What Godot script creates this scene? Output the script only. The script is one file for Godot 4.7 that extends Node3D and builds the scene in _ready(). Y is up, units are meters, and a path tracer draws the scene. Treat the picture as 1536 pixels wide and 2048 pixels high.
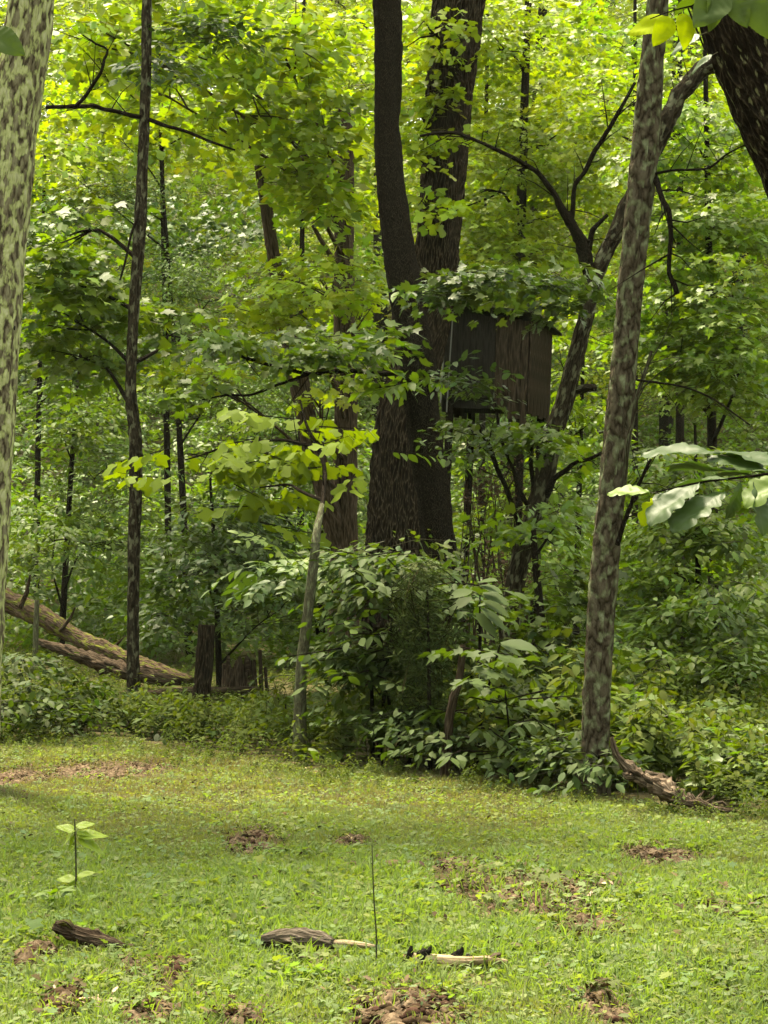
extends Node3D
# A clearing at the edge of summer woods, with a wooden hide among the trees.

const F := 4619.0                      # focal length in photograph pixels (1536 x 2048)
const EYE := Vector3(0, 1.6, 0)
var eye_basis := Basis.from_euler(Vector3(deg_to_rad(1.19), 0, 0))
var rng := RandomNumberGenerator.new()
var lump := FastNoiseLite.new()
var patch := FastNoiseLite.new()
var used := {}
var M := {}                            # materials
var S := {}                            # shared meshes

# ------------------------------------------------------------------ places
func at(px: float, py: float, d: float) -> Vector3:
	return EYE + eye_basis * (Vector3((px - 768.0) / F, (1024.0 - py) / F, -1.0) * d)

func gy(x: float, z: float) -> float:
	var back = maxf(0.0, -z - 34.0)
	var h = 0.035 * lump.get_noise_2d(x * 1.0, z * 1.0) + 0.012 * lump.get_noise_2d(x * 6.0 + 50.0, z * 6.0)
	h += 0.22 * back * smoothstep(0.0, 22.0, back) + 0.6 * lump.get_noise_2d(x * 0.2 + 9.0, z * 0.2) * smoothstep(0.0, 20.0, back)
	h += 0.25 * smoothstep(-1.5, -7.0, x) * smoothstep(-17.0, -26.0, z)
	return h

func ground(px: float, py: float) -> Vector3:
	var d = 1.6 * F / (py - 1120.0)
	var p = at(px, py, d)
	return Vector3(p.x, gy(p.x, p.z), p.z)

func mpp(d: float) -> float:           # metres per photograph pixel at that distance
	return d / F

# ------------------------------------------------------------------ naming
func numbered(called: String, holder = "") -> String:
	var key = str(holder) + "/" + called
	var n = used.get(key, 0)
	used[key] = n + 1
	return called if n == 0 else "%s_%03d" % [called, n]

func thing(called: String, label: String, category: String, where := Vector3.ZERO, group := "") -> Node3D:
	var o := Node3D.new()
	o.name = numbered(called)
	add_child(o, true)
	o.position = where
	o.set_meta("label", label)
	o.set_meta("category", category)
	if group:
		o.set_meta("group", group)
	return o

func part(called: String, mesh: Mesh, mat: Material, parent: Node3D, xf := Transform3D()) -> MeshInstance3D:
	var o := MeshInstance3D.new()
	o.name = numbered(called, parent.get_instance_id())
	o.mesh = mesh
	if mat:
		o.material_override = mat
	o.transform = xf
	parent.add_child(o, true)
	return o

func structure(called: String, mesh: Mesh, mat: Material) -> MeshInstance3D:
	var o := MeshInstance3D.new()
	o.name = numbered(called)
	o.mesh = mesh
	o.material_override = mat
	add_child(o, true)
	o.set_meta("kind", "structure")
	return o

func scatter(called: String, mesh: Mesh, mat: Material, xfs: Array, cols: Array, parent: Node3D) -> MultiMeshInstance3D:
	var mm := MultiMesh.new()
	mm.transform_format = MultiMesh.TRANSFORM_3D
	mm.use_colors = true
	mm.mesh = mesh
	mm.instance_count = xfs.size()
	for i in xfs.size():
		mm.set_instance_transform(i, xfs[i])
		mm.set_instance_color(i, cols[i])
	var o := MultiMeshInstance3D.new()
	o.name = numbered(called, "" if parent == self else str(parent.get_instance_id()))
	o.multimesh = mm
	o.material_override = mat
	o.set_meta("kind", "stuff")
	parent.add_child(o, true)
	return o

# ------------------------------------------------------------------ mesh building
class MB:
	var v := PackedVector3Array()
	var uv := PackedVector2Array()
	var col := PackedColorArray()
	var ix := PackedInt32Array()
	var wide_uv := false
	func p(a: Vector3, t := Vector2.ZERO, c := Color.WHITE) -> int:
		v.append(a)
		uv.append(t)
		col.append(c)
		return v.size() - 1
	func tri(a: int, b: int, c: int) -> void:
		ix.append(a)
		ix.append(b)
		ix.append(c)
	func quad(a: int, b: int, c: int, d: int) -> void:
		tri(a, b, c)
		tri(a, c, d)
	func box(c: Vector3, s: Vector3, b := Basis.IDENTITY, tint := Color.WHITE, bevel := 0.006) -> void:
		# a chamfered box: 24 corners moved in along each face
		var h = s * 0.5
		var bv = minf(bevel, minf(h.x, minf(h.y, h.z)) * 0.45)
		var at := {}
		for sx in [-1, 1]:
			for sy in [-1, 1]:
				for sz in [-1, 1]:
					var k = Vector3(sx, sy, sz)
					for ax in 3:
						var q = h - Vector3(bv, bv, bv)
						q[ax] = h[ax]
						var loc = q * k
						at[[sx, sy, sz, ax]] = p(c + b * loc, Vector2(loc.x + loc.z, loc.y), tint)
		for ax in 3:
			var u = (ax + 1) % 3
			var w = (ax + 2) % 3
			for s1 in [-1, 1]:
				var ring := []
				for q in [[-1, -1], [1, -1], [1, 1], [-1, 1]]:
					var k := [0, 0, 0]
					k[ax] = s1
					k[u] = q[0]
					k[w] = q[1]
					ring.append(at[[k[0], k[1], k[2], ax]])
				if s1 > 0:
					quad(ring[0], ring[3], ring[2], ring[1])
				else:
					quad(ring[0], ring[1], ring[2], ring[3])
		for ax in 3:   # chamfers along axis ax
			var u = (ax + 1) % 3
			var w = (ax + 2) % 3
			for su in [-1, 1]:
				for sw in [-1, 1]:
					var k0 := [0, 0, 0]
					k0[u] = su
					k0[w] = sw
					k0[ax] = -1
					var k1 := k0.duplicate()
					k1[ax] = 1
					var q0 = at[[k0[0], k0[1], k0[2], u]]
					var q1 = at[[k1[0], k1[1], k1[2], u]]
					var q2 = at[[k1[0], k1[1], k1[2], w]]
					var q3 = at[[k0[0], k0[1], k0[2], w]]
					if su * sw > 0:
						quad(q0, q1, q2, q3)
					else:
						quad(q0, q3, q2, q1)
	func mesh() -> ArrayMesh:
		var n := PackedVector3Array()
		n.resize(v.size())
		for i in range(0, ix.size(), 3):
			var a = v[ix[i]]
			var nn = (v[ix[i + 2]] - a).cross(v[ix[i + 1]] - a)
			n[ix[i]] += nn
			n[ix[i + 1]] += nn
			n[ix[i + 2]] += nn
		for i in n.size():
			n[i] = n[i].normalized() if n[i].length_squared() > 0.0 else Vector3.UP
		var arr := []
		arr.resize(Mesh.ARRAY_MAX)
		arr[Mesh.ARRAY_VERTEX] = v
		arr[Mesh.ARRAY_NORMAL] = n
		arr[Mesh.ARRAY_TEX_UV] = uv
		if wide_uv:
			arr[Mesh.ARRAY_TEX_UV2] = uv
		arr[Mesh.ARRAY_COLOR] = col
		arr[Mesh.ARRAY_INDEX] = ix
		var m := ArrayMesh.new()
		m.add_surface_from_arrays(Mesh.PRIMITIVE_TRIANGLES, arr)
		return m

func smooth_path(pts: Array, step: float) -> Array:   # Catmull-Rom through Vector4(x, y, z, radius)
	var out := []
	for i in pts.size() - 1:
		var p0: Vector4 = pts[maxi(i - 1, 0)]
		var p1: Vector4 = pts[i]
		var p2: Vector4 = pts[i + 1]
		var p3: Vector4 = pts[mini(i + 2, pts.size() - 1)]
		var l = Vector3(p2.x - p1.x, p2.y - p1.y, p2.z - p1.z).length()
		var n = maxi(1, int(ceil(l / step)))
		for k in n:
			var t = float(k) / n
			out.append(0.5 * ((2.0 * p1) + (p2 - p0) * t + (2.0 * p0 - 5.0 * p1 + 4.0 * p2 - p3) * t * t + (3.0 * p1 - p0 - 3.0 * p2 + p3) * t * t * t))
	out.append(pts[-1])
	return out

# a limb along a path, with lengthwise ridges and lumps
func tube(mb: MB, pts: Array, sides: int, step: float, rough := 0.04, ridges := 0.0, tint := Color.WHITE, flat := 1.0, cap := true) -> void:
	mb.wide_uv = true
	var path = smooth_path(pts, step)
	var ns := FastNoiseLite.new()
	ns.seed = rng.randi() % 10000
	ns.frequency = 1.0
	var ref = Vector3(0.13, 0.05, 1).normalized()
	var along = 0.0
	var mean_r = 0.0
	for q in pts:
		mean_r += q.w / pts.size()
	mean_r = maxf(mean_r, 0.02)
	var turns = maxf(1.0, round(TAU * mean_r / 0.35))
	var first := mb.v.size()
	for i in path.size():
		var c4: Vector4 = path[i]
		var c = Vector3(c4.x, c4.y, c4.z)
		var q: Vector4 = path[mini(i + 1, path.size() - 1)]
		var q0: Vector4 = path[maxi(i - 1, 0)]
		var dir = Vector3(q.x - q0.x, q.y - q0.y, q.z - q0.z).normalized()
		if i > 0:
			along += Vector3(c4.x - path[i - 1].x, c4.y - path[i - 1].y, c4.z - path[i - 1].z).length()
		var side = (ref - dir * ref.dot(dir)).normalized()
		ref = side
		var up = dir.cross(side)
		var r0 = c4.w
		for k in sides + 1:
			var a = TAU * (k % sides) / sides
			var ca = cos(a)
			var sa = sin(a)
			var r = r0 * (1.0 + rough * 2.0 * ns.get_noise_3d(ca * 1.4, sa * 1.4, along / mean_r * 0.45))
			r *= 1.0 + rough * 0.8 * ns.get_noise_3d(ca * 4.0 + 7.0, sa * 4.0, along / mean_r * 1.6)
			if ridges > 0.0:
				var rn = ns.get_noise_3d(ca * (9.0 if sides > 60 else 5.0) + 20.0, sa * (9.0 if sides > 60 else 5.0), along * 1.8)
				r *= 1.0 + ridges * (1.0 - 2.6 * absf(rn))
			mb.p(c + (side * ca + up * sa * flat) * r, Vector2(turns * k / sides, along / 0.35), tint)
	for i in path.size() - 1:
		for k in sides:
			var a = first + i * (sides + 1) + k
			mb.quad(a, a + sides + 1, a + sides + 2, a + 1)
	if cap:
		for e in [0, path.size() - 1]:
			var c4: Vector4 = path[e]
			var m = mb.p(Vector3(c4.x, c4.y, c4.z), Vector2(0.5, 0.5), tint)
			var r = first + e * (sides + 1)
			for k in sides:
				if e == 0:
					mb.tri(m, r + k, r + k + 1)
				else:
					mb.tri(m, r + k + 1, r + k)

func px_path(list: Array, origin := Vector3.ZERO) -> Array:   # [[px, py, distance, width in px], ...]
	var out := []
	for q in list:
		var p = at(q[0], q[1], q[2]) - origin
		out.append(Vector4(p.x, p.y, p.z, 0.5 * q[3] * mpp(q[2])))
	return out

# ------------------------------------------------------------------ leaves
# a leaf from its base along +z, its upper side towards +y
const OVAL := [[0.0, 0.0], [0.17, 0.18], [0.25, 0.42], [0.19, 0.7], [0.07, 0.9], [0.0, 1.0]]
const MAPLE := [[0.0, 0.0], [0.3, -0.04], [0.52, 0.2], [0.3, 0.3], [0.42, 0.62], [0.15, 0.6], [0.0, 1.0]]
const TULIP := [[0.0, 0.0], [0.24, 0.0], [0.46, 0.2], [0.26, 0.38], [0.36, 0.78], [0.2, 0.9], [0.0, 0.74]]
const OAK := [[0.0, 0.0], [0.1, 0.12], [0.22, 0.3], [0.11, 0.38], [0.3, 0.6], [0.14, 0.64], [0.22, 0.86], [0.0, 1.0]]
const NEEDLE := [[0.0, 0.0], [0.07, 0.5], [0.0, 1.0]]
const LITTLE := [[0.0, 0.0], [0.24, 0.45], [0.0, 1.0]]

func leaf(mb: MB, xf: Transform3D, outline: Array, size: float, tint: Color, fold := 0.25, droop := 0.25) -> void:
	var n = outline.size()
	var rib := []
	var dark = Color(tint.r * 1.1, tint.g * 1.08, tint.b * 1.1)
	for i in n:
		var z = outline[i][1]
		rib.append(mb.p(xf * (Vector3(0, -droop * z * z * 0.6, z) * size), Vector2(0.5, z), dark))
	for s in [-1.0, 1.0]:
		var edge := []
		for i in n:
			var x = outline[i][0]
			var z = outline[i][1]
			if x == 0.0:
				edge.append(rib[i])
			else:
				edge.append(mb.p(xf * (Vector3(s * x, fold * x - droop * (z * z * 0.6 + x * x * 0.8), z) * size), Vector2(0.5 + s * x, z), tint))
		for i in n - 1:
			for t in [[rib[i], edge[i], edge[i + 1]], [rib[i], edge[i + 1], rib[i + 1]]]:
				if t[0] != t[1] and t[1] != t[2] and t[0] != t[2]:
					if s > 0:
						mb.tri(t[0], t[1], t[2])
					else:
						mb.tri(t[0], t[2], t[1])

func tint_of(c: Color, spread := 0.25, warm := 0.12) -> Color:
	var k = 1.0 + rng.randf_range(-spread, spread)
	var w = rng.randf_range(-warm, warm)
	return Color(c.r * k * (1.0 + w), c.g * k, c.b * k * (1.0 - w))

func turned(yaw: float, pitch: float, roll: float) -> Basis:
	return Basis.from_euler(Vector3(pitch, yaw, roll))

# a nearly flat twig with leaves on both sides, from the origin along +z
func spray(outline: Array, count: int, length: float, lo: float, hi: float, flop := 0.4, twig := true, layers := 1) -> ArrayMesh:
	var mb := MB.new()
	var brown = Color(0.35, 0.25, 0.3)
	for l in layers:
		var lift = (l - (layers - 1) * 0.5) * 0.16
		var sideways = rng.randf_range(-0.3, 0.3) if l > 0 else 0.0
		var dir = Vector3(sin(sideways), 0, cos(sideways))
		if twig:
			tube(mb, [Vector4(0, lift * 0.2, 0, 0.005), Vector4(dir.x * length * 0.5, lift + 0.02, dir.z * length * 0.5, 0.0035), Vector4(dir.x * length, lift - 0.03, dir.z * length, 0.0015)], 3, 0.5, 0.0, 0.0, brown, 1.0, false)
		for i in count / layers:
			var t = rng.randf_range(0.12, 1.0)
			var s = 1.0 if rng.randf() < 0.5 else -1.0
			var out = rng.randf() * length * 0.42 * (1.15 - t * 0.7)
			var yaw = s * rng.randf_range(0.25, 1.5) + sideways
			var p = dir * t * length + Vector3(s * out, lift + 0.05 * sin(t * 3.0) - 0.12 * out + rng.randf_range(-0.05, 0.05), out * 0.45)
			var b = turned(yaw, rng.randfn(0.12, flop), rng.randfn(0.0, flop))
			leaf(mb, Transform3D(b, p), outline, rng.randf_range(lo, hi), tint_of(Color(1, 1, 1), 0.36, 0.2), rng.randf_range(-0.05, 0.35), rng.randf_range(0.05, 0.5))
	return mb.mesh()

func compound_spray(fronds: int, length: float, leaflets: int, size: float) -> ArrayMesh:
	var mb := MB.new()
	for f in fronds:
		var yaw = TAU * f / fronds + rng.randf_range(-0.3, 0.3)
		var b = turned(yaw, rng.randf_range(-0.15, 0.25), rng.randf_range(-0.3, 0.3))
		var k = rng.randf_range(0.75, 1.1)
		var pts := []
		for i in 4:
			var t = i / 3.0
			var p = b * Vector3(0, 0.08 * t - 0.22 * t * t, t * length * k)
			pts.append(Vector4(p.x, p.y, p.z, 0.004 * (1.1 - t)))
		tube(mb, pts, 3, 0.3, 0.0, 0.0, Color(0.6, 0.7, 0.5), 1.0, false)
		for i in leaflets:
			var t = 0.3 + 0.7 * float(i / 2) / maxf(1.0, (leaflets - 1) / 2)
			var s = 1.0 if i % 2 else -1.0
			var last = i == leaflets - 1
			var p = b * Vector3(0, 0.08 * t - 0.22 * t * t, minf(t, 1.0) * length * k)
			var lb = b * turned(0.0 if last else s * rng.randf_range(0.75, 1.15), 0.2 + rng.randf_range(-0.15, 0.3), s * 0.2)
			leaf(mb, Transform3D(lb, p), OVAL, size * rng.randf_range(0.8, 1.15), tint_of(Color(1, 1, 1), 0.2, 0.1), 0.2, 0.35)
	return mb.mesh()

func weed(height: float, whorls: int, each: int, lo: float, hi: float, outline: Array) -> ArrayMesh:
	var mb := MB.new()
	var lean = Vector3(rng.randf_range(-0.12, 0.12), 0, rng.randf_range(-0.12, 0.12))
	tube(mb, [Vector4(0, 0, 0, 0.004), Vector4(lean.x * 0.4, height * 0.5, lean.z * 0.4, 0.003), Vector4(lean.x, height, lean.z, 0.0015)], 3, 0.4, 0.0, 0.0, Color(0.7, 0.7, 0.5), 1.0, false)
	for w in whorls:
		var t = 0.3 + 0.7 * (w + 1.0) / whorls
		for k in each:
			var yaw = TAU * (k + 0.5 * (w % 2)) / each + rng.randf_range(-0.3, 0.3)
			var p = lean * t * t + Vector3(0, height * t + rng.randf_range(-0.03, 0.03), 0)
			var stalk = rng.randf_range(0.01, 0.06)
			var b = turned(yaw, rng.randf_range(-0.2, 0.55), rng.randf_range(-0.35, 0.35))
			leaf(mb, Transform3D(b, p + b * Vector3(0, 0, stalk)), outline, rng.randf_range(lo, hi) * (1.1 - 0.35 * t), tint_of(Color(1, 1, 1), 0.22, 0.12), rng.randf_range(0.0, 0.35), rng.randf_range(0.1, 0.5))
	return mb.mesh()

func grass_tuft(blades: int, lo: float, hi: float, wide: float, spread: float) -> ArrayMesh:
	var mb := MB.new()
	for i in blades:
		var a = rng.randf() * TAU
		var p = Vector3(cos(a), 0, sin(a)) * sqrt(rng.randf()) * spread
		var h = rng.randf_range(lo, hi)
		var out = Vector3(cos(a + rng.randf_range(-1, 1)), 0, sin(a + rng.randf_range(-1, 1))).normalized()
		var bend = rng.randf_range(0.2, 1.0) * h
		var w = out.cross(Vector3.UP) * wide * rng.randf_range(0.6, 1.2) * 0.5
		var c = tint_of(Color(1, 1, 1), 0.15, 0.1)
		var m1 = p + Vector3(0, h * 0.6, 0) + out * bend * 0.3
		var m2 = p + Vector3(0, h * rng.randf_range(0.75, 1.0), 0) + out * bend
		var q0 = mb.p(p - w, Vector2.ZERO, c)
		var q1 = mb.p(p + w, Vector2.ZERO, c)
		var q2 = mb.p(m1 + w * 0.8, Vector2.ZERO, c)
		var q3 = mb.p(m1 - w * 0.8, Vector2.ZERO, c)
		var q4 = mb.p(m2, Vector2.ZERO, c)
		mb.quad(q0, q3, q2, q1)
		mb.tri(q3, q4, q2)
	return mb.mesh()

func clover(count: int, lo: float, hi: float, spread: float, outline: Array) -> ArrayMesh:
	var mb := MB.new()
	for i in count:
		var a = rng.randf() * TAU
		var p = Vector3(cos(a), 0, sin(a)) * sqrt(rng.randf()) * spread
		p.y = rng.randf_range(0.008, 0.04)
		var b = turned(rng.randf() * TAU, rng.randf_range(-0.5, 0.7), rng.randf_range(-0.5, 0.5))
		leaf(mb, Transform3D(b, p), outline, rng.randf_range(lo, hi), tint_of(Color(1, 1, 1), 0.15, 0.1), 0.2, 0.3)
	return mb.mesh()

# ------------------------------------------------------------------ materials
func noise_tex(freq: float, kind: int, fractal: int, stops: Array, size := 512, octaves := 4, sd := 1) -> NoiseTexture2D:
	var n := FastNoiseLite.new()
	n.seed = sd
	n.noise_type = kind
	n.frequency = freq
	n.fractal_type = fractal
	n.fractal_octaves = octaves
	var t := NoiseTexture2D.new()
	t.width = size
	t.height = size
	t.seamless = true
	t.seamless_blend_skirt = 0.2
	t.generate_mipmaps = false
	t.noise = n
	if stops:
		var g := Gradient.new()
		var offs := PackedFloat32Array()
		var cols := PackedColorArray()
		for s in stops:
			offs.append(s[0])
			cols.append(s[1])
		g.offsets = offs
		g.colors = cols
		t.color_ramp = g
	return t

func lin(r: float, g: float, b: float, a := 1.0) -> Color:
	var c = Color(r, g, b).linear_to_srgb()
	return Color(c.r, c.g, c.b, a)

func leaf_mat(called: String, c: Color, through: Color, rough := 0.42, spec := 0.5) -> StandardMaterial3D:
	var m := StandardMaterial3D.new()
	m.resource_name = called
	m.albedo_color = c.linear_to_srgb()
	m.vertex_color_use_as_albedo = true
	m.roughness = rough
	m.metallic_specular = spec
	m.backlight_enabled = true
	m.backlight = through
	m.cull_mode = BaseMaterial3D.CULL_DISABLED
	return m

func bark_mat(called: String, stops: Array, freq: float, stretch: Vector3, relief: float, lichen = null, sd := 3, cracks := false) -> StandardMaterial3D:
	var m := StandardMaterial3D.new()
	m.resource_name = called
	m.albedo_texture = noise_tex(freq, FastNoiseLite.TYPE_SIMPLEX_SMOOTH, FastNoiseLite.FRACTAL_RIDGED, stops, 512, 4, sd)
	m.roughness = 0.95
	m.metallic_specular = 0.07
	m.uv1_scale = stretch
	m.heightmap_enabled = true
	m.heightmap_texture = noise_tex(freq, FastNoiseLite.TYPE_SIMPLEX_SMOOTH, FastNoiseLite.FRACTAL_RIDGED, [], 512, 4, sd)
	m.heightmap_scale = relief
	m.heightmap_flip_texture = cracks      # ridges of the noise are cracks between plates
	if lichen:
		m.detail_enabled = true
		m.detail_blend_mode = BaseMaterial3D.BLEND_MODE_MIX
		m.detail_uv_layer = BaseMaterial3D.DETAIL_UV_2
		m.uv2_scale = Vector3(0.5, 0.22, 1.0)
		m.detail_albedo = lichen
	return m

func make_materials() -> void:
	# leaf colours are close to what leaves reflect; they let about as much light through
	M.yellow = leaf_mat("yellow_green_leaf", Color(0.25, 0.33, 0.022), Color(0.98, 1.0, 0.25), 0.5, 0.4)
	M.green = leaf_mat("green_leaf", Color(0.135, 0.2, 0.022), Color(0.95, 1.0, 0.3), 0.5, 0.4)
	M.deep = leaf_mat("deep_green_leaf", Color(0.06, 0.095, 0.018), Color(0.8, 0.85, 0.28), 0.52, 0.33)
	M.blue = leaf_mat("grey_green_leaf", Color(0.085, 0.122, 0.032), Color(0.8, 0.87, 0.33), 0.5, 0.33)
	M.gloss = leaf_mat("glossy_oak_leaf", Color(0.05, 0.078, 0.022), Color(0.7, 0.8, 0.25), 0.5, 0.33)
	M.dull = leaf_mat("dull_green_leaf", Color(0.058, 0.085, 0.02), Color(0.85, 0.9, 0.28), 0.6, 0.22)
	M.glow = leaf_mat("maple_sapling_leaf", Color(0.15, 0.205, 0.012), Color(1.0, 1.0, 0.2), 0.6, 0.22)
	M.lit = leaf_mat("lit_through_leaf", Color(0.27, 0.33, 0.004), Color(0.98, 1.0, 0.1), 0.7, 0.1)  # vivid yellow stands in for light coming through these leaves
	M.far = leaf_mat("far_leaf", Color(0.22, 0.28, 0.03), Color(0.98, 1.0, 0.3), 0.5, 0.4)
	M.weed = leaf_mat("undergrowth_leaf", Color(0.085, 0.112, 0.024), Color(0.88, 0.92, 0.3), 0.75, 0.15)
	M.cedar = leaf_mat("cedar_needle", Color(0.05, 0.068, 0.02), Color(0.4, 0.45, 0.2), 0.9, 0.1)
	M.grass = leaf_mat("grass_blade", Color(0.21, 0.234, 0.083), Color(0.95, 1.0, 0.45), 0.85, 0.12)
	M.dead = leaf_mat("dead_leaf", Color(0.085, 0.067, 0.045), Color(0.3, 0.24, 0.15), 0.9, 0.1)
	var lichen_pale = noise_tex(0.02, FastNoiseLite.TYPE_SIMPLEX_SMOOTH, FastNoiseLite.FRACTAL_FBM, [[0.0, lin(0.1, 0.09, 0.055, 0.0)], [0.36, lin(0.14, 0.13, 0.075, 0.0)], [0.46, lin(0.26, 0.28, 0.115, 0.25)], [0.56, lin(0.33, 0.36, 0.14, 0.8)], [0.75, lin(0.4, 0.41, 0.21, 0.75)], [1.0, lin(0.44, 0.44, 0.28, 0.8)]], 512, 7, 11)
	var lichen_grey = noise_tex(0.022, FastNoiseLite.TYPE_SIMPLEX_SMOOTH, FastNoiseLite.FRACTAL_FBM, [[0.0, lin(0.08, 0.075, 0.05, 0.0)], [0.5, lin(0.09, 0.085, 0.055, 0.0)], [0.6, lin(0.1, 0.11, 0.055, 0.4)], [0.72, lin(0.13, 0.145, 0.08, 0.7)], [1.0, lin(0.2, 0.22, 0.14, 0.8)]], 512, 7, 21)
	M.bark_lichen = bark_mat("lichened_bark", [[0.0, lin(0.2, 0.185, 0.115)], [0.35, lin(0.155, 0.14, 0.085)], [0.55, lin(0.11, 0.093, 0.058)], [0.75, lin(0.055, 0.044, 0.027)], [1.0, lin(0.015, 0.012, 0.008)]], 0.009, Vector3(1, 0.3, 1), 2.5, lichen_pale, 5, true)
	M.bark_grey = bark_mat("grey_bark", [[0.0, lin(0.085, 0.074, 0.05)], [0.35, lin(0.07, 0.058, 0.039)], [0.55, lin(0.052, 0.042, 0.028)], [0.75, lin(0.03, 0.023, 0.015)], [1.0, lin(0.012, 0.009, 0.006)]], 0.013, Vector3(1, 0.25, 1), 2.5, lichen_grey, 6, true)
	M.bark_brown = bark_mat("brown_bark", [[0.0, lin(0.006, 0.005, 0.003)], [0.5, lin(0.018, 0.014, 0.009)], [1.0, lin(0.055, 0.044, 0.028)]], 0.014, Vector3(1, 0.3, 1), 1.5, noise_tex(0.016, FastNoiseLite.TYPE_SIMPLEX_SMOOTH, FastNoiseLite.FRACTAL_FBM, [[0.0, lin(0.1, 0.1, 0.06, 0.0)], [0.6, lin(0.1, 0.1, 0.06, 0.0)], [0.68, lin(0.1, 0.1, 0.06, 0.7)], [1.0, lin(0.16, 0.16, 0.1, 0.8)]], 512, 5, 23), 26)
	M.bark_fleck = bark_mat("dark_lichen_flecked_bark", [[0.0, lin(0.004, 0.003, 0.002)], [0.6, lin(0.012, 0.009, 0.006)], [1.0, lin(0.06, 0.045, 0.03)]], 0.012, Vector3(1, 0.4, 1), 2.5, noise_tex(0.03, FastNoiseLite.TYPE_SIMPLEX_SMOOTH, FastNoiseLite.FRACTAL_FBM, [[0.0, lin(0.1, 0.1, 0.05, 0.0)], [0.66, lin(0.1, 0.1, 0.05, 0.0)], [0.74, lin(0.12, 0.12, 0.06, 0.8)], [1.0, lin(0.2, 0.19, 0.1, 0.9)]], 512, 5, 33), 27)
	M.bark_dark = bark_mat("dark_furrowed_bark", [[0.0, lin(0.004, 0.003, 0.002)], [0.55, lin(0.014, 0.01, 0.006)], [0.8, lin(0.05, 0.038, 0.025)], [1.0, lin(0.14, 0.11, 0.078)]], 0.016, Vector3(1, 0.16, 1), 2.5, null, 7)
	M.bark_smooth = bark_mat("dark_smooth_bark", [[0.0, lin(0.003, 0.002, 0.001)], [0.5, lin(0.0045, 0.0034, 0.0022)], [0.75, lin(0.016, 0.012, 0.008)], [1.0, lin(0.1, 0.082, 0.06)]], 0.03, Vector3(1, 0.35, 1), 0.6, null, 8)
	M.bark_red = bark_mat("red_brown_bark", [[0.0, lin(0.01, 0.007, 0.004)], [0.5, lin(0.035, 0.025, 0.016)], [1.0, lin(0.1, 0.074, 0.05)]], 0.014, Vector3(1, 0.14, 1), 1.2, null, 9)
	M.bark_pale = bark_mat("pale_bark", [[0.0, lin(0.03, 0.028, 0.017)], [0.6, lin(0.062, 0.059, 0.036)], [1.0, lin(0.12, 0.113, 0.07)]], 0.02, Vector3(1, 0.4, 1), 0.5, lichen_grey, 10)
	M.dead_wood = bark_mat("dead_wood", [[0.0, lin(0.018, 0.012, 0.008)], [0.45, lin(0.07, 0.05, 0.033)], [0.8, lin(0.16, 0.12, 0.085)], [1.0, lin(0.34, 0.27, 0.18)]], 0.014, Vector3(1, 0.12, 1), 1.5, null, 12)
	M.rot_wood = bark_mat("rotten_wood", [[0.0, lin(0.01, 0.007, 0.005)], [0.5, lin(0.038, 0.027, 0.018)], [1.0, lin(0.12, 0.09, 0.06)]], 0.016, Vector3(1, 0.14, 1), 2.0, null, 13)
	var moss = noise_tex(0.02, FastNoiseLite.TYPE_SIMPLEX_SMOOTH, FastNoiseLite.FRACTAL_FBM, [[0.0, lin(0.1, 0.12, 0.02, 0.0)], [0.5, lin(0.06, 0.068, 0.014, 0.0)], [0.62, lin(0.075, 0.085, 0.014, 0.8)], [1.0, lin(0.14, 0.145, 0.024, 0.95)]], 512, 5, 31)
	M.moss_log = bark_mat("mossy_bark", [[0.0, lin(0.015, 0.01, 0.006)], [0.5, lin(0.05, 0.034, 0.022)], [1.0, lin(0.13, 0.09, 0.065)]], 0.014, Vector3(1, 0.2, 1), 1.5, moss, 14)
	M.bark_slab = bark_mat("grey_bark_slab", [[0.0, lin(0.015, 0.012, 0.008)], [0.5, lin(0.06, 0.048, 0.035)], [1.0, lin(0.16, 0.13, 0.1)]], 0.02, Vector3(1, 0.25, 1), 1.0, null, 15)
	M.pale_wood = bark_mat("pale_bare_wood", [[0.0, lin(0.1, 0.07, 0.035)], [0.5, lin(0.27, 0.2, 0.12)], [1.0, lin(0.42, 0.33, 0.21)]], 0.016, Vector3(1, 0.1, 1), 0.4, null, 16)
	M.black = bark_mat("charred_knob", [[0.0, lin(0.008, 0.007, 0.006)], [1.0, lin(0.03, 0.026, 0.022)]], 0.04, Vector3(1, 1, 1), 0.5, null, 17)
	M.plank = bark_mat("weathered_brown_plank", [[0.0, lin(0.008, 0.0055, 0.0035)], [0.45, lin(0.023, 0.0165, 0.0105)], [0.75, lin(0.04, 0.029, 0.019)], [1.0, lin(0.08, 0.061, 0.042)]], 0.012, Vector3(3.0, 0.35, 1), 0.4, null, 18)
	M.plank_dark = bark_mat("weathered_shade_plank", [[0.0, lin(0.006, 0.005, 0.004)], [0.5, lin(0.015, 0.0125, 0.01)], [1.0, lin(0.03, 0.026, 0.021)]], 0.012, Vector3(3.0, 0.35, 1), 0.4, null, 19)  # grey-black weathering and a shaded face both put into this colour
	M.metal = StandardMaterial3D.new()
	M.metal.resource_name = "dull_grey_paint"
	M.metal.albedo_color = lin(0.13, 0.13, 0.11)
	M.metal.roughness = 0.6
	var soil := StandardMaterial3D.new()
	soil.resource_name = "soil"
	soil.albedo_texture = noise_tex(0.02, FastNoiseLite.TYPE_SIMPLEX_SMOOTH, FastNoiseLite.FRACTAL_FBM, [[0.2, lin(0.03, 0.02, 0.012)], [0.5, lin(0.085, 0.058, 0.036)], [0.8, lin(0.17, 0.125, 0.08)]], 512, 5, 41)
	soil.roughness = 1.0
	soil.metallic_specular = 0.1
	soil.uv1_triplanar = true
	soil.uv1_world_triplanar = true
	soil.uv1_scale = Vector3(1.7, 1.7, 1.7)
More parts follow.
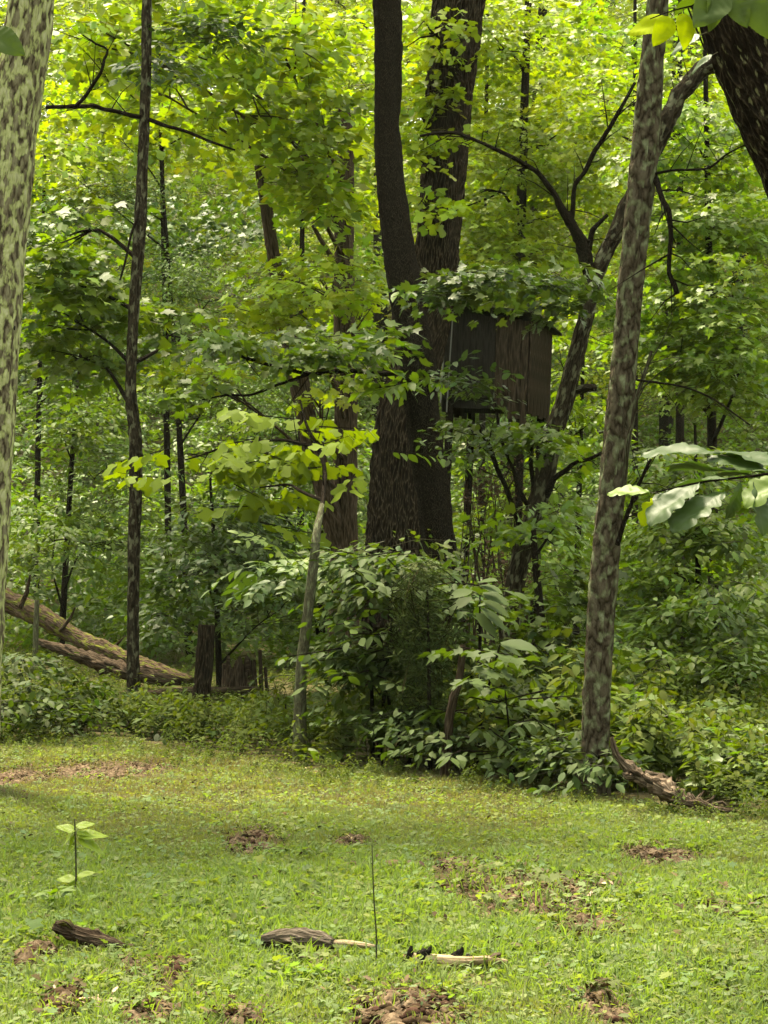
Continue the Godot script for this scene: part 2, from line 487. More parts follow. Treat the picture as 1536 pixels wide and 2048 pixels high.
	soil.heightmap_enabled = true
	soil.heightmap_texture = noise_tex(0.03, FastNoiseLite.TYPE_SIMPLEX_SMOOTH, FastNoiseLite.FRACTAL_FBM, [], 512, 5, 42)
	soil.heightmap_scale = 1.5
	M.soil = soil
	M.clod = StandardMaterial3D.new()
	M.clod.resource_name = "soil_clod"
	M.clod.albedo_color = lin(0.075, 0.053, 0.035)
	M.clod.vertex_color_use_as_albedo = true
	M.clod.roughness = 1.0
	M.clod.metallic_specular = 0.05
	var floor_m := StandardMaterial3D.new()
	floor_m.resource_name = "woodland_soil_and_thatch"
	floor_m.albedo_texture = noise_tex(0.012, FastNoiseLite.TYPE_SIMPLEX_SMOOTH, FastNoiseLite.FRACTAL_FBM, [[0.25, lin(0.03, 0.026, 0.012)], [0.5, lin(0.055, 0.05, 0.02)], [0.75, lin(0.1, 0.08, 0.04)]], 512, 6, 43)
	floor_m.roughness = 1.0
	floor_m.metallic_specular = 0.1
	floor_m.uv1_triplanar = true
	floor_m.uv1_world_triplanar = true
	floor_m.uv1_scale = Vector3(0.6, 0.6, 0.6)
	M.floor = floor_m

func make_sprays() -> void:
	S.maple = [spray(MAPLE, 26, 0.9, 0.1, 0.17, 0.38), spray(MAPLE, 22, 0.8, 0.1, 0.16, 0.45), spray(MAPLE, 30, 1.0, 0.09, 0.16, 0.4, true, 2)]
	S.tulip = [spray(TULIP, 24, 0.85, 0.12, 0.19, 0.5), spray(TULIP, 20, 0.75, 0.12, 0.19, 0.55), spray(TULIP, 28, 0.9, 0.11, 0.18, 0.5, true, 2)]
	S.oval = [spray(OVAL, 30, 0.85, 0.09, 0.14, 0.36), spray(OVAL, 26, 0.75, 0.1, 0.15, 0.32), spray(OVAL, 34, 0.9, 0.08, 0.14, 0.4, true, 2)]
	S.fine = [spray(LITTLE, 70, 0.9, 0.05, 0.095, 0.45, true, 3), spray(LITTLE, 60, 0.8, 0.055, 0.1, 0.5, true, 2), spray(LITTLE, 80, 1.0, 0.05, 0.09, 0.45, true, 3)]
	S.compound = [compound_spray(5, 0.45, 9, 0.13), compound_spray(6, 0.5, 11, 0.12), compound_spray(4, 0.42, 9, 0.14)]
	S.weed = [weed(0.5, 5, 3, 0.09, 0.15, OVAL), weed(0.42, 4, 4, 0.08, 0.14, OVAL), weed(0.62, 6, 3, 0.08, 0.14, OVAL), weed(0.3, 3, 4, 0.09, 0.15, MAPLE)]
	S.cedar = [spray(NEEDLE, 200, 0.4, 0.04, 0.09, 0.8, true, 4)]
	S.grass = [grass_tuft(18, 0.02, 0.055, 0.005, 0.06), grass_tuft(16, 0.02, 0.07, 0.005, 0.06), grass_tuft(22, 0.015, 0.045, 0.005, 0.07)]
	S.clover = [clover(18, 0.015, 0.035, 0.08, OVAL), clover(14, 0.02, 0.045, 0.08, OVAL), clover(10, 0.025, 0.05, 0.07, MAPLE)]
	S.litter = [clover(9, 0.015, 0.04, 0.12, OAK), clover(8, 0.015, 0.045, 0.12, LITTLE)]

# ------------------------------------------------------------------ trees
func tree(called: String, label: String, category: String, stem: Array, bark: Material, sides := 14, step := 0.12, rough := 0.05, ridges := 0.0, group := "", piece := "trunk") -> Node3D:
	var foot: Array = stem[-1] if stem[-1][1] > stem[0][1] else stem[0]
	var where = at(foot[0], foot[1], foot[2])
	where.y = gy(where.x, where.z)
	var t = thing(called, label, category, where, group)
	var path = px_path(stem, where)
	var low: Vector4 = path[-1] if stem[-1][1] > stem[0][1] else path[0]
	low.y = minf(low.y, -0.1)
	if stem[-1][1] > stem[0][1]:
		path[-1] = low
		path.reverse()
	else:
		path[0] = low
	var mb := MB.new()
	tube(mb, path, sides, step, rough, ridges)
	part(piece, mb.mesh(), bark, t)
	t.set_meta("stem", path)
	return t

func branch(t: Node3D, list: Array, bark: Material, sides := 8, step := 0.08, rough := 0.08, called := "branch") -> void:
	var mb := MB.new()
	var pts := px_path(list, t.position)
	if called != "branch":
		tube(mb, pts, sides, step, rough)
		part(called, mb.mesh(), bark, t)
		return
	var bent := [pts[0]]
	for i in range(1, pts.size()):
		var a: Vector4 = pts[i - 1]
		var b: Vector4 = pts[i]
		var l = Vector3(b.x - a.x, b.y - a.y, b.z - a.z).length()
		var m = (a + b) * 0.5
		var k = minf(0.05 * l, 0.03)
		bent.append(m + Vector4(rng.randf_range(-k, k), rng.randf_range(-k, k), rng.randf_range(-k, k), 0.0))
		bent.append(b)
	tube(mb, bent, sides, minf(step, 0.06), rough + 0.06)
	part(called, mb.mesh(), bark, t)
	if pts.size() >= 4:
		var tw := MB.new()
		for i in range(2, bent.size()):
			var b: Vector4 = bent[i]
			var a: Vector4 = bent[i - 1]
			var dir = Vector3(b.x - a.x, b.y - a.y, b.z - a.z).normalized()
			for n in 1 + i % 2:
				var out = (dir * 0.7 + Vector3(rng.randf_range(-1, 1), rng.randf_range(-0.6, 0.8), rng.randf_range(-1, 1))).normalized()
				var l = rng.randf_range(0.12, 0.5)
				var r = minf(b.w * 0.4, 0.007)
				var p = Vector3(b.x, b.y, b.z).lerp(Vector3(a.x, a.y, a.z), rng.randf())
				var m = p + out * l * 0.5 + Vector3(0, rng.randf_range(-0.03, 0.03), rng.randf_range(-0.03, 0.03))
				var e = p + out * l + Vector3(0, rng.randf_range(-0.08, 0.04), 0)
				tube(tw, [Vector4(p.x, p.y, p.z, r), Vector4(m.x, m.y, m.z, r * 0.7), Vector4(e.x, e.y, e.z, r * 0.3)], 4, 0.2, 0.1, 0.0, Color.WHITE, 1.0, false)
		part("twigs", tw.mesh(), bark, t).set_meta("kind", "stuff")

# blobs: [px, py, distance, half width px, half height px, half depth m, sprays]
func foliage(t: Node3D, kind: String, mat: Material, blobs: Array, scale := 1.0, bright := 1.0, limbs := true, bark: Material = null, droop := 0.12, called := "crown") -> void:
	var sets := [[[], []], [[], []], [[], []]]
	var limb_mb := MB.new()
	for b in blobs:
		var c = at(b[0], b[1], b[2])
		var k = mpp(b[2])
		var rx = b[3] * k
		var ry = b[4] * k
		var rz = b[5]
		var tiers = maxf(0.22, ry * 0.3)
		var jut = rng.randf() * 10.0
		for i in b[6]:
			var q = Vector3(rng.randfn(), rng.randfn(), rng.randfn()).normalized() * pow(rng.randf(), 0.42)
			var p = Vector3(q.x * rx, q.y * ry, q.z * rz)
			p.y = lerpf(p.y, round(p.y / tiers + jut) * tiers - jut * tiers, 0.7) + rng.randf_range(-0.06, 0.06)
			# clumps and gaps
			if lump.get_noise_3d((c.x + p.x) * 9.0, (c.y + p.y) * 16.0, (c.z + p.z) * 6.0) < -0.16:
				continue
			var yaw = atan2(p.x / maxf(rx, 0.1), p.z / maxf(rz, 0.1)) + rng.randfn(0.0, 0.7)
			var s = scale * rng.randf_range(0.75, 1.2)
			var bs = turned(yaw, droop + rng.randfn(0.0, 0.2), rng.randfn(0.0, 0.2)).scaled(Vector3(s, s, s))
			var n = rng.randi() % 3
			sets[n][0].append(Transform3D(bs, c + p - bs * Vector3(0, 0, 0.45) - t.position))
			var kk = bright * rng.randf_range(0.7, 1.3)
			var w = rng.randf_range(-0.1, 0.12)
			sets[n][1].append(Color(kk * (1.0 + w), kk, kk * (1.0 - w)))
		if limbs and t.has_meta("stem"):
			var stem: Array = t.get_meta("stem")
			var goal = c - t.position
			var best: Vector4 = stem[0]
			var bd = 1e9
			var fine = smooth_path(stem, 0.3)
			for q in fine:
				var d = absf(q.y - (goal.y - 0.45 * Vector2(goal.x - q.x, goal.z - q.z).length()))
				if d < bd:
					bd = d
					best = q
			var from = Vector3(best.x, best.y, best.z)
			var mid = from.lerp(goal, 0.55) + Vector3(rng.randf_range(-0.15, 0.15), rng.randf_range(-0.05, 0.2), rng.randf_range(-0.15, 0.15))
			var r = minf(best.w * 0.45, 0.035)
			tube(limb_mb, [Vector4(from.x, from.y, from.z, r), Vector4(mid.x, mid.y, mid.z, r * 0.6), Vector4(goal.x, goal.y, goal.z, r * 0.3)], 6, 0.25, 0.1)
			for e in 4:
				var tip = goal + Vector3(rng.randf_range(-0.8, 0.8) * rx, rng.randf_range(-0.5, 0.7) * ry, rng.randf_range(-0.8, 0.8) * rz)
				var root = mid.lerp(goal, rng.randf())
				var bend = root.lerp(tip, 0.5) + Vector3(0, rng.randf_range(-0.05, 0.15), 0)
				tube(limb_mb, [Vector4(root.x, root.y, root.z, r * 0.4), Vector4(bend.x, bend.y, bend.z, r * 0.28), Vector4(tip.x, tip.y, tip.z, r * 0.12)], 4, 0.3, 0.1)
	for n in 3:
		if sets[n][0].size():
			scatter(called, S[kind][n % S[kind].size()], mat, sets[n][0], sets[n][1], t)
	if limb_mb.v.size():
		part("limbs", limb_mb.mesh(), bark if bark else M.bark_smooth, t).set_meta("kind", "stuff")

# a leaf seen close by: curved, veined, lobed or oval
func fine_leaf(lobes: int, tint: Color) -> ArrayMesh:
	var mb := MB.new()
	var n = 36
	var bend = rng.randf_range(0.1, 0.3)
	var twist = rng.randf_range(-0.25, 0.25)
	var rows := []
	for i in n + 1:
		var t = float(i) / n
		var w = 0.31 * pow(sin(PI * pow(t, 0.8)), 0.75) if lobes == 0 else 0.3 * pow(sin(PI * pow(t, 1.15)), 0.6) * (0.68 + 0.42 * pow(absf(cos(PI * lobes * (t - 0.06))), 0.8))
		if lobes == 0:
			w *= 1.0 + 0.03 * sin(t * 90.0)
		var row := []
		for j in range(-4, 5):
			var u = j / 4.0
			var side = -0.12 * absf(u) if lobes == 0 else 0.1 * absf(u)
			var x = u * w
			var vein = absf(sin((t - absf(u) * 0.16) * PI * 7.0))
			var y = 0.22 * absf(x) - bend * t * t - 0.5 * x * x + 0.012 * vein * minf(1.0, absf(u) * 3.0) + twist * x * t + 0.02 * sin(t * 9.0 + u * 3.0)
			var lift = 1.0 + (0.35 if j == 0 else 0.22 * pow(1.0 - vein, 6.0)) + 0.1 * lump.get_noise_2d(t * 40.0, u * 20.0)
			row.append(mb.p(Vector3(x, y, t + side * w), Vector2(u, t), Color(tint.r * lift, tint.g * lift, tint.b * lift)))
		rows.append(row)
	for i in n:
		for j in 8:
			mb.quad(rows[i][j], rows[i + 1][j], rows[i + 1][j + 1], rows[i][j + 1])
	return mb.mesh()

# single leaves, each a part: from base to tip
func leaf_part(t: Node3D, base: Vector3, tip: Vector3, up: Vector3, outline: Array, mat: Material, tint: Color, fold := 0.2, droop := 0.2) -> void:
	var z = (tip - base).normalized()
	var x = up.cross(z).normalized()
	var b = Basis(x, z.cross(x), z)
	var key = [outline, tint, fold, droop]
	if fold < 0.0:
		key.append(rng.randi() % 4)
	if not S.has(key):
		if fold < 0.0:
			S[key] = fine_leaf(4 if outline == OAK else 0, tint)
		else:
			var mb := MB.new()
			leaf(mb, Transform3D(), outline, 1.0, tint, fold, droop)
			S[key] = mb.mesh()
	part("leaf", S[key], mat, t, Transform3D(b * (tip - base).length(), base - t.position))

# leafy twigs whose leaves are single parts
func leafy(t: Node3D, blobs: Array, outline: Array, mat: Material, size: float, tilt := 0.35, hang := 0.15) -> void:
	var tints = [Color(1, 1, 1), Color(1.25, 1.2, 1.1), Color(0.78, 0.8, 0.85), Color(0.95, 1.1, 0.9)]
	var twigs := MB.new()
	for b in blobs:
		var c = at(b[0], b[1], b[2])
		var k = mpp(b[2])
		var tw = maxi(1, b[6] / 9)
		var left = b[6]
		for w in tw:
			var a = c + Vector3(rng.randf_range(-1, 1) * b[3] * k, rng.randf_range(-1, 1) * b[4] * k, rng.randf_range(-1, 1) * b[5])
			var yaw = rng.randf() * TAU
			var dir = Vector3(sin(yaw), rng.randf_range(-0.25, 0.1), cos(yaw)).normalized()
			var l = size * rng.randf_range(3.0, 4.5)
			var e = a + dir * l - t.position
			var s = a - t.position
			tube(twigs, [Vector4(s.x, s.y, s.z, 0.006), Vector4(e.x, e.y, e.z, 0.002)], 4, 1.0, 0.0, 0.0, Color.WHITE, 1.0, false)
			var n = mini(left, 9)
			left -= n
			for i in n:
				var f = (i + 0.6) / n
				var side = 1.0 if i % 2 else -1.0
				var out = (dir.cross(Vector3.UP).normalized() * side * rng.randf_range(0.4, 1.0) + dir * rng.randf_range(0.2, 0.9) - Vector3(0, hang + rng.randf_range(-0.15, 0.3), 0)).normalized()
				var root = a + dir * l * f + out * size * 0.3
				var up = Vector3(rng.randfn(0, tilt), 1, rng.randfn(0, tilt)).normalized()
				leaf_part(t, root, root + out * size * rng.randf_range(0.75, 1.2), up, outline, mat, tints[rng.randi() % 4], [0.1, 0.3][rng.randi() % 2], [0.15, 0.4][rng.randi() % 2])
	part("twigs", twigs.mesh(), M.bark_smooth, t).set_meta("kind", "stuff")

# ------------------------------------------------------------------ the place
func _ready() -> void:
	var cam := Camera3D.new()
	cam.name = "camera"
	cam.position = EYE
	cam.basis = eye_basis
	cam.fov = rad_to_deg(2.0 * atan(1024.0 / F))
	cam.near = 0.1
	cam.far = 400.0
	cam.current = true
	add_child(cam)
	var env := Environment.new()
	var sky_m := ProceduralSkyMaterial.new()
	sky_m.sky_top_color = Color(0.88, 0.9, 0.86)
	sky_m.sky_horizon_color = Color(0.96, 0.96, 0.9)
	sky_m.sky_curve = 0.2
	sky_m.ground_bottom_color = Color(0.16, 0.17, 0.1)
	sky_m.ground_horizon_color = Color(0.3, 0.33, 0.22)
	var sky := Sky.new()
	sky.sky_material = sky_m
	env.background_mode = Environment.BG_SKY
	env.sky = sky
	env.tonemap_mode = Environment.TONE_MAPPER_LINEAR
	env.tonemap_exposure = 4.4
	env.sdfgi_enabled = true
	env.ssao_enabled = true
	env.ssil_enabled = true
	env.fog_enabled = true
	env.fog_light_color = Color(0.85, 0.92, 0.85)
	env.fog_density = 0.00012
	var we := WorldEnvironment.new()
	we.name = "environment"
	we.environment = env
	add_child(we)
	var sun := DirectionalLight3D.new()
	sun.name = "sun"
	sun.light_energy = 1.45
	sun.light_color = Color(1.0, 0.95, 0.84)
	sun.light_angular_distance = 13.0
	sun.shadow_enabled = true
	sun.look_at_from_position(Vector3(-0.3, 1.4, -0.55) * 50.0, Vector3.ZERO)
	add_child(sun)

	rng.seed = 20240
	lump.seed = 4
	lump.frequency = 0.1
	patch.seed = 12
	patch.frequency = 1.0
	make_materials()
	make_sprays()
	build_ground()
	build_trees()
	build_hide()
	build_woods()
	build_unseen_woods()
	build_deadwood()
	build_shrubs()
	build_undergrowth()
	build_lawn()
	build_near_leaves()

func edge_z(x: float) -> float:        # where the lawn gives way to weeds
	return -(16.9 - 1.05 * x + 0.35 * sin(x * 2.3) + 0.25 * sin(x * 5.1 + 1.0)) if x > -9.0 else -26.5

# ------------------------------------------------------------------ ground
func build_ground() -> void:
	var mb := MB.new()
	var xs := []
	var zs := []
	var x = -140.0
	while x <= 140.0:
		xs.append(x)
		x += 0.35 if absf(x) < 10.0 else (2.0 if absf(x) < 30.0 else 10.0)
	var z = 12.0
	while z >= -240.0:
		zs.append(z)
		z -= 0.35 if z > -32.0 and z < -5.0 else (2.0 if z > -70.0 else 10.0)
	for b in zs:
		for a in xs:
			mb.p(Vector3(a, gy(a, b), b), Vector2(a, b))
	var w = xs.size()
	for j in zs.size() - 1:
		for i in w - 1:
			mb.quad(j * w + i, j * w + w + i, j * w + w + i + 1, j * w + i + 1)
	structure("ground", mb.mesh(), M.floor)
	for q in soil_spots():
		var c = ground(q[0], q[1])
		var d = -c.z
		var rx = q[2] * mpp(d)
		var rz = q[3] * mpp(d) * d / 1.6 + 0.1
		var m := MB.new()
		var n = 40
		var rings = 12
		var mid = m.p(Vector3(c.x, gy(c.x, c.z) + 0.02 + q[4], c.z))
		for r in range(1, rings + 1):
			for k in n:
				var a = TAU * k / n
				var e = (1.0 + 0.35 * patch.get_noise_2d(cos(a) * 1.3 + c.x * 7.0, sin(a) * 1.3 + c.z)) * r / rings
				var px = c.x + cos(a) * rx * e
				var pz = c.z + sin(a) * rz * e
				var f = 1.0 - float(r) / rings
				m.p(Vector3(px, gy(px, pz) + (0.02 + q[4]) * sqrt(f) + (0.02 + 0.05 * f) * patch.get_noise_2d(px * 7.0, pz * 7.0) * minf(1.0, f * 4.0) - (0.012 if r == rings else 0.0), pz))
		for k in n:
			m.tri(mid, 1 + k, 1 + (k + 1) % n)
		for r in rings - 1:
			for k in n:
				var a = 1 + r * n + k
				var b = 1 + r * n + (k + 1) % n
				m.quad(a, a + n, b + n, b)
		structure("bare_soil", m.mesh(), M.soil)

func soil_spots() -> Array:            # [px, py, half width px, half height px, rise m]
	return [[505, 1692, 60, 22, 0.02], [705, 1690, 40, 10, 0.01], [900, 1745, 60, 26, 0.01], [1010, 1785, 130, 42, 0.02], [930, 1775, 70, 26, 0.01], [1110, 1800, 80, 26, 0.01], [1190, 1780, 80, 16, 0.01], [1180, 1862, 75, 26, 0.02], [1320, 1718, 90, 18, 0.02], [1075, 1825, 60, 20, 0.02], [985, 1828, 36, 18, 0.015],
		[70, 1915, 46, 18, 0.02], [350, 1950, 34, 34, 0.02], [125, 2020, 46, 26, 0.05], [815, 2035, 120, 44, 0.05], [220, 1545, 130, 16, 0.0], [20, 1560, 60, 16, 0.0], [1430, 1835, 60, 14, 0.01], [260, 1940, 40, 22, 0.0], [300, 2030, 70, 20, 0.01], [1210, 2020, 60, 34, 0.01], [480, 2046, 50, 12, 0.02]]

# ------------------------------------------------------------------ the trees that stand out
func build_trees() -> void:
	var t: Node3D
	t = tree("lichened_tree", "pale lichen-crusted tree trunk cut by the left edge of the clearing", "tree", [[130, -1000, 16, 50], [105, -520, 16, 76], [63, 0, 16, 88], [22, 300, 16, 94], [-7, 600, 16, 100], [-35, 1000, 16, 108], [-53, 1250, 16, 114], [-80, 1590, 16, 140]], M.bark_lichen, 40, 0.05, 0.05, 0.06)
	foliage(t, "maple", M.green, [[60, -620, 16, 260, 170, 1.6, 30], [420, -820, 16.5, 260, 130, 1.6, 30], [-420, -560, 15.5, 260, 160, 1.8, 34], [-200, -1000, 14, 300, 150, 1.8, 30]], 1.0, 1.0, true, M.bark_grey)  # crown above the view, enlarged to shade the clearing
	part("bark_scar", scar_mesh(at(6, 655, 15.9) - t.position), M.black, t)

	t = tree("slender_tree", "slender dark tree with a straight mottled stem left of the cut post", "tree", [[300, -160, 24, 17], [294, 0, 24, 20], [292, 150, 24, 21], [285, 330, 24, 22], [279, 470, 24, 25], [268, 620, 24, 22], [262, 780, 24, 23], [272, 900, 24, 27], [268, 1100, 24, 25], [266, 1300, 24, 25], [268, 1428, 24, 34]], M.bark_brown, 16, 0.08, 0.09)
	branch(t, [[290, 235, 24, 10], [230, 222, 23.8, 9], [190, 212, 23.6, 9], [150, 213, 23.4, 9], [92, 214, 23.2, 7]], M.bark_smooth)
	branch(t, [[150, 213, 23.4, 8], [182, 175, 23.3, 8], [203, 142, 23.2, 7], [215, 100, 23.2, 5], [165, 70, 23.1, 3]], M.bark_smooth)
	branch(t, [[290, 235, 24, 9], [370, 262, 23.9, 7], [470, 300, 23.8, 4]], M.bark_smooth)
	branch(t, [[282, 400, 24, 6], [262, 470, 23.8, 5], [240, 560, 23.6, 4]], M.bark_smooth)
	foliage(t, "maple", M.green, [[140, 470, 24.6, 90, 60, 0.6, 14], [120, 560, 24.6, 100, 60, 0.7, 20], [150, 640, 25, 130, 50, 0.7, 26], [150, 720, 25, 110, 55, 0.7, 22], [340, 650, 25.4, 70, 40, 0.6, 8]], 1.0, 0.9)
	foliage(t, "maple", M.green, [[250, -360, 24, 230, 120, 1.9, 44]], 1.15, 1.0)  # unseen high crown, added to shade the understory
	foliage(t, "oval", M.deep, [[370, 60, 24.4, 90, 80, 0.6, 22], [330, 140, 24.4, 60, 50, 0.4, 9], [420, 60, 24.2, 70, 40, 0.6, 8]], 1.0, 0.9, false)

	t = tree("furrowed_tree", "broad tree with deep furrowed dark bark leaning right behind the smooth trunk", "tree", [[1000, -700, 27, 44], [952, -220, 27, 84], [928, -60, 27, 94], [912, 50, 27, 94], [896, 220, 27, 88], [880, 440, 27, 80], [862, 600, 27, 84], [835, 720, 27, 92], [805, 850, 27, 96], [792, 1000, 27, 100], [788, 1100, 27, 106], [785, 1250, 27, 116], [783, 1394, 27, 140]], M.bark_dark, 80, 0.045, 0.05, 0.12)
	foliage(t, "maple", M.green, [[950, -480, 27, 300, 150, 2.6, 46], [640, -620, 28, 300, 150, 2.6, 46]], 1.2, 1.0, true, M.bark_dark)  # clumps out of view overhead, added to darken the midground
	foliage(t, "tulip", M.yellow, [[860, 220, 26.3, 60, 50, 0.5, 10], [850, 300, 26.3, 60, 40, 0.5, 7], [850, 420, 26.3, 45, 30, 0.5, 6], [900, 130, 26.2, 80, 60, 0.6, 10], [860, 60, 26.2, 60, 50, 0.6, 8]], 0.8, 1.0, true, M.bark_dark)

	t = tree("smooth_tree", "tall dark smooth-barked tree leaning left across the furrowed trunk", "tree", [[780, -900, 24.5, 30], [765, -500, 24.5, 42], [770, -200, 24.5, 52], [775, 0, 24.5, 55], [777, 150, 24.5, 52], [774, 260, 24.5, 50], [785, 400, 24.5, 56], [805, 550, 24.5, 64], [830, 700, 24.5, 68], [848, 850, 24.5, 66], [868, 1000, 24.5, 66], [880, 1120, 24.5, 66], [888, 1250, 24.5, 74], [893, 1430, 24.5, 96]], M.bark_smooth, 40, 0.05, 0.08, 0.05)
	branch(t, [[800, 745, 24.3, 12], [720, 742, 24.0, 10], [620, 748, 23.7, 8], [520, 725, 23.5, 7], [420, 690, 23.3, 5], [340, 670, 23.2, 3]], M.bark_smooth)
	branch(t, [[620, 748, 23.7, 6], [500, 790, 23.5, 5], [400, 800, 23.4, 3]], M.bark_smooth)
	foliage(t, "maple", M.green, [[470, 705, 23.3, 130, 30, 0.7, 20], [620, 720, 23.6, 110, 34, 0.7, 18], [700, 690, 23.8, 60, 40, 0.5, 8], [400, 770, 23.3, 100, 25, 0.6, 8]], 1.0, 0.8, false)
	foliage(t, "maple", M.green, [[700, -850, 24.5, 420, 200, 2.6, 60], [1000, -700, 24, 320, 160, 2.4, 50]], 1.2, 1.0)  # crown above the view, added to shade the undergrowth band
	leafy(t, [[800, 740, 23.85, 48, 40, 0.15, 90], [800, 905, 23.9, 40, 10, 0.15, 12], [760, 580, 23.9, 30, 16, 0.15, 14], [880, 545, 23.9, 40, 14, 0.2, 18]], OVAL, M.green, 0.16, 0.4, 0.35)

	t = tree("twin_trunk_tree", "brown tree with two trunks meeting low behind the clearing", "tree", [[692, 200, 31, 30], [690, 380, 31, 36], [688, 520, 31, 40], [690, 700, 31, 44], [692, 850, 31, 46], [690, 1000, 31, 48], [688, 1150, 31, 54], [686, 1358, 31, 66]], M.bark_red, 22, 0.08, 0.05, 0.05)
	var mb := MB.new()
	tube(mb, px_path([[520, 330, 30.2, 22], [555, 560, 30.4, 28], [585, 700, 30.5, 38], [605, 800, 30.6, 40], [622, 880, 30.7, 40], [650, 980, 30.8, 40], [676, 1090, 31, 42]], t.position), 18, 0.08, 0.05, 0.05)
	part("trunk", mb.mesh(), M.bark_red, t)
	branch(t, [[690, 580, 31, 14], [660, 510, 30.8, 10], [625, 450, 30.7, 8]], M.bark_red)
	branch(t, [[705, 760, 30.8, 9], [700, 680, 30.6, 8], [725, 620, 30.5, 6], [730, 560, 30.5, 4]], M.bark_red)
	foliage(t, "tulip", M.yellow, [[200, 60, 29, 110, 80, 1.4, 22], [350, 60, 29, 180, 100, 1.6, 34], [330, 190, 29.5, 150, 80, 1.5, 22], [560, 90, 28.5, 190, 110, 1.7, 46], [500, 230, 29, 150, 80, 1.4, 26], [640, 230, 29, 110, 80, 1.2, 18], [600, 340, 29, 110, 50, 1.2, 18], [660, 430, 29.5, 90, 46, 1.0, 15]], 1.0, 1.0, true, M.bark_red)
	foliage(t, "maple", M.green, [[480, -420, 31, 340, 110, 2.6, 54], [180, -480, 30, 260, 120, 2.4, 40]], 1.2, 1.0, false)  # unseen overhead leaves, added so the lower layers fall into shade
	foliage(t, "maple", M.yellow, [[640, 560, 29, 120, 60, 1.1, 20], [560, 640, 28.5, 130, 50, 1.1, 20], [690, 650, 29, 70, 50, 0.8, 10], [420, 760, 28.5, 90, 40, 1.0, 12], [640, 800, 29.5, 100, 30, 0.8, 6]], 1.0, 1.0, true, M.bark_red)

	t = tree("forked_tree", "crooked forked tree with a long bare limb arching left, beside the hide", "tree", [[1188, 555, 21.5, 31], [1170, 640, 21.5, 30], [1150, 720, 21.5, 33], [1130, 800, 21.5, 36], [1102, 880, 21.5, 38], [1090, 950, 21.5, 40], [1066, 1040, 21.5, 38], [1034, 1150, 21.5, 38], [1022, 1290, 21.5, 40], [1018, 1470, 21.5, 52]], M.bark_brown, 22, 0.06, 0.1, 0.04)
	branch(t, [[1186, 575, 21.5, 30], [1212, 505, 21.5, 30], [1250, 420, 21.5, 31], [1290, 335, 21.5, 33], [1335, 240, 21.5, 35], [1358, 190, 21.5, 35], [1400, 140, 21.5, 35], [1450, 120, 21.5, 36], [1560, 60, 21.5, 36]], M.bark_brown, 18, 0.06)
	branch(t, [[1186, 560, 21.5, 30], [1165, 490, 21.4, 28], [1140, 445, 21.3, 20], [1110, 390, 21.2, 12], [1075, 345, 21.1, 10], [1020, 312, 21.0, 9], [960, 284, 21.0, 7], [910, 266, 21.0, 7], [840, 272, 21.0, 5]], M.bark_smooth, 10, 0.06)
	branch(t, [[1142, 450, 21.3, 11], [1150, 370, 21.2, 9], [1185, 310, 21.1, 10], [1225, 245, 21.0, 9], [1270, 165, 21.0, 6]], M.bark_smooth)
	branch(t, [[1178, 500, 21.4, 14], [1186, 460, 21.4, 11], [1215, 430, 21.3, 7]], M.bark_smooth)
	branch(t, [[1085, 1000, 21.5, 18], [1108, 958, 21.3, 12], [1150, 926, 21.2, 9], [1205, 905, 21.0, 7]], M.bark_smooth)
	branch(t, [[1040, 1050, 21.5, 13], [1010, 970, 21.3, 10], [982, 900, 21.2, 9], [955, 845, 21.1, 7]], M.bark_smooth)
	branch(t, [[1058, 1015, 21.5, 10], [1025, 935, 21.4, 8], [1000, 870, 21.3, 7], [990, 800, 21.3, 5]], M.bark_smooth)
	branch(t, [[1066, 1010, 21.5, 10], [1062, 930, 21.5, 9], [1062, 860, 21.4, 8]], M.bark_smooth)
	branch(t, [[1155, 780, 21.5, 20], [1190, 775, 21.4, 16]], M.bark_brown)
	foliage(t, "maple", M.blue, [[880, 580, 20.8, 110, 20, 0.6, 16], [1010, 575, 20.8, 130, 22, 0.7, 22], [1120, 590, 20.8, 90, 24, 0.6, 14], [1120, 640, 20.9, 50, 14, 0.4, 4]], 0.75, 0.85, false, null, 0.0)
	foliage(t, "oval", M.blue, [[950, 775, 20.9, 90, 14, 0.5, 8], [960, 840, 20.9, 90, 16, 0.5, 10], [890, 760, 20.9, 40, 12, 0.4, 3], [1070, 880, 20.9, 60, 20, 0.5, 8], [930, 900, 21.5, 50, 40, 0.5, 8]], 0.7, 0.85, false, null, 0.0)
	foliage(t, "maple", M.green, [[1090, 880, 21, 100, 40, 0.6, 10], [1080, 1060, 21, 80, 40, 0.6, 8]], 0.8, 0.85, false)

	t = tree("scaly_tree", "tree with scaly lichen-spotted bark at the right side of the clearing", "tree", [[1370, -900, 15.6, 21], [1332, -260, 15.6, 37], [1320, -40, 15.6, 41], [1306, 100, 15.6, 45], [1290, 300, 15.6, 54], [1270, 480, 15.6, 50], [1250, 700, 15.6, 49], [1237, 850, 15.6, 54], [1222, 1000, 15.6, 52], [1208, 1150, 15.6, 55], [1195, 1350, 15.6, 54], [1190, 1500, 15.6, 57], [1187, 1600, 15.6, 66]], M.bark_grey, 32, 0.04, 0.07, 0.06)
	branch(t, [[1308, 350, 15.6, 14], [1320, 385, 15.4, 11], [1337, 420, 15.3, 11], [1342, 480, 15.3, 10], [1338, 545, 15.3, 9], [1354, 588, 15.3, 12]], M.bark_smooth)
	branch(t, [[1244, 985, 15.5, 10], [1256, 880, 15.4, 9], [1270, 810, 15.4, 9], [1285, 760, 15.4, 8], [1303, 702, 15.4, 6]], M.bark_grey)
	branch(t, [[1235, 1090, 15.5, 10], [1262, 1010, 15.4, 9], [1282, 960, 15.4, 7], [1302, 918, 15.4, 6]], M.bark_smooth)
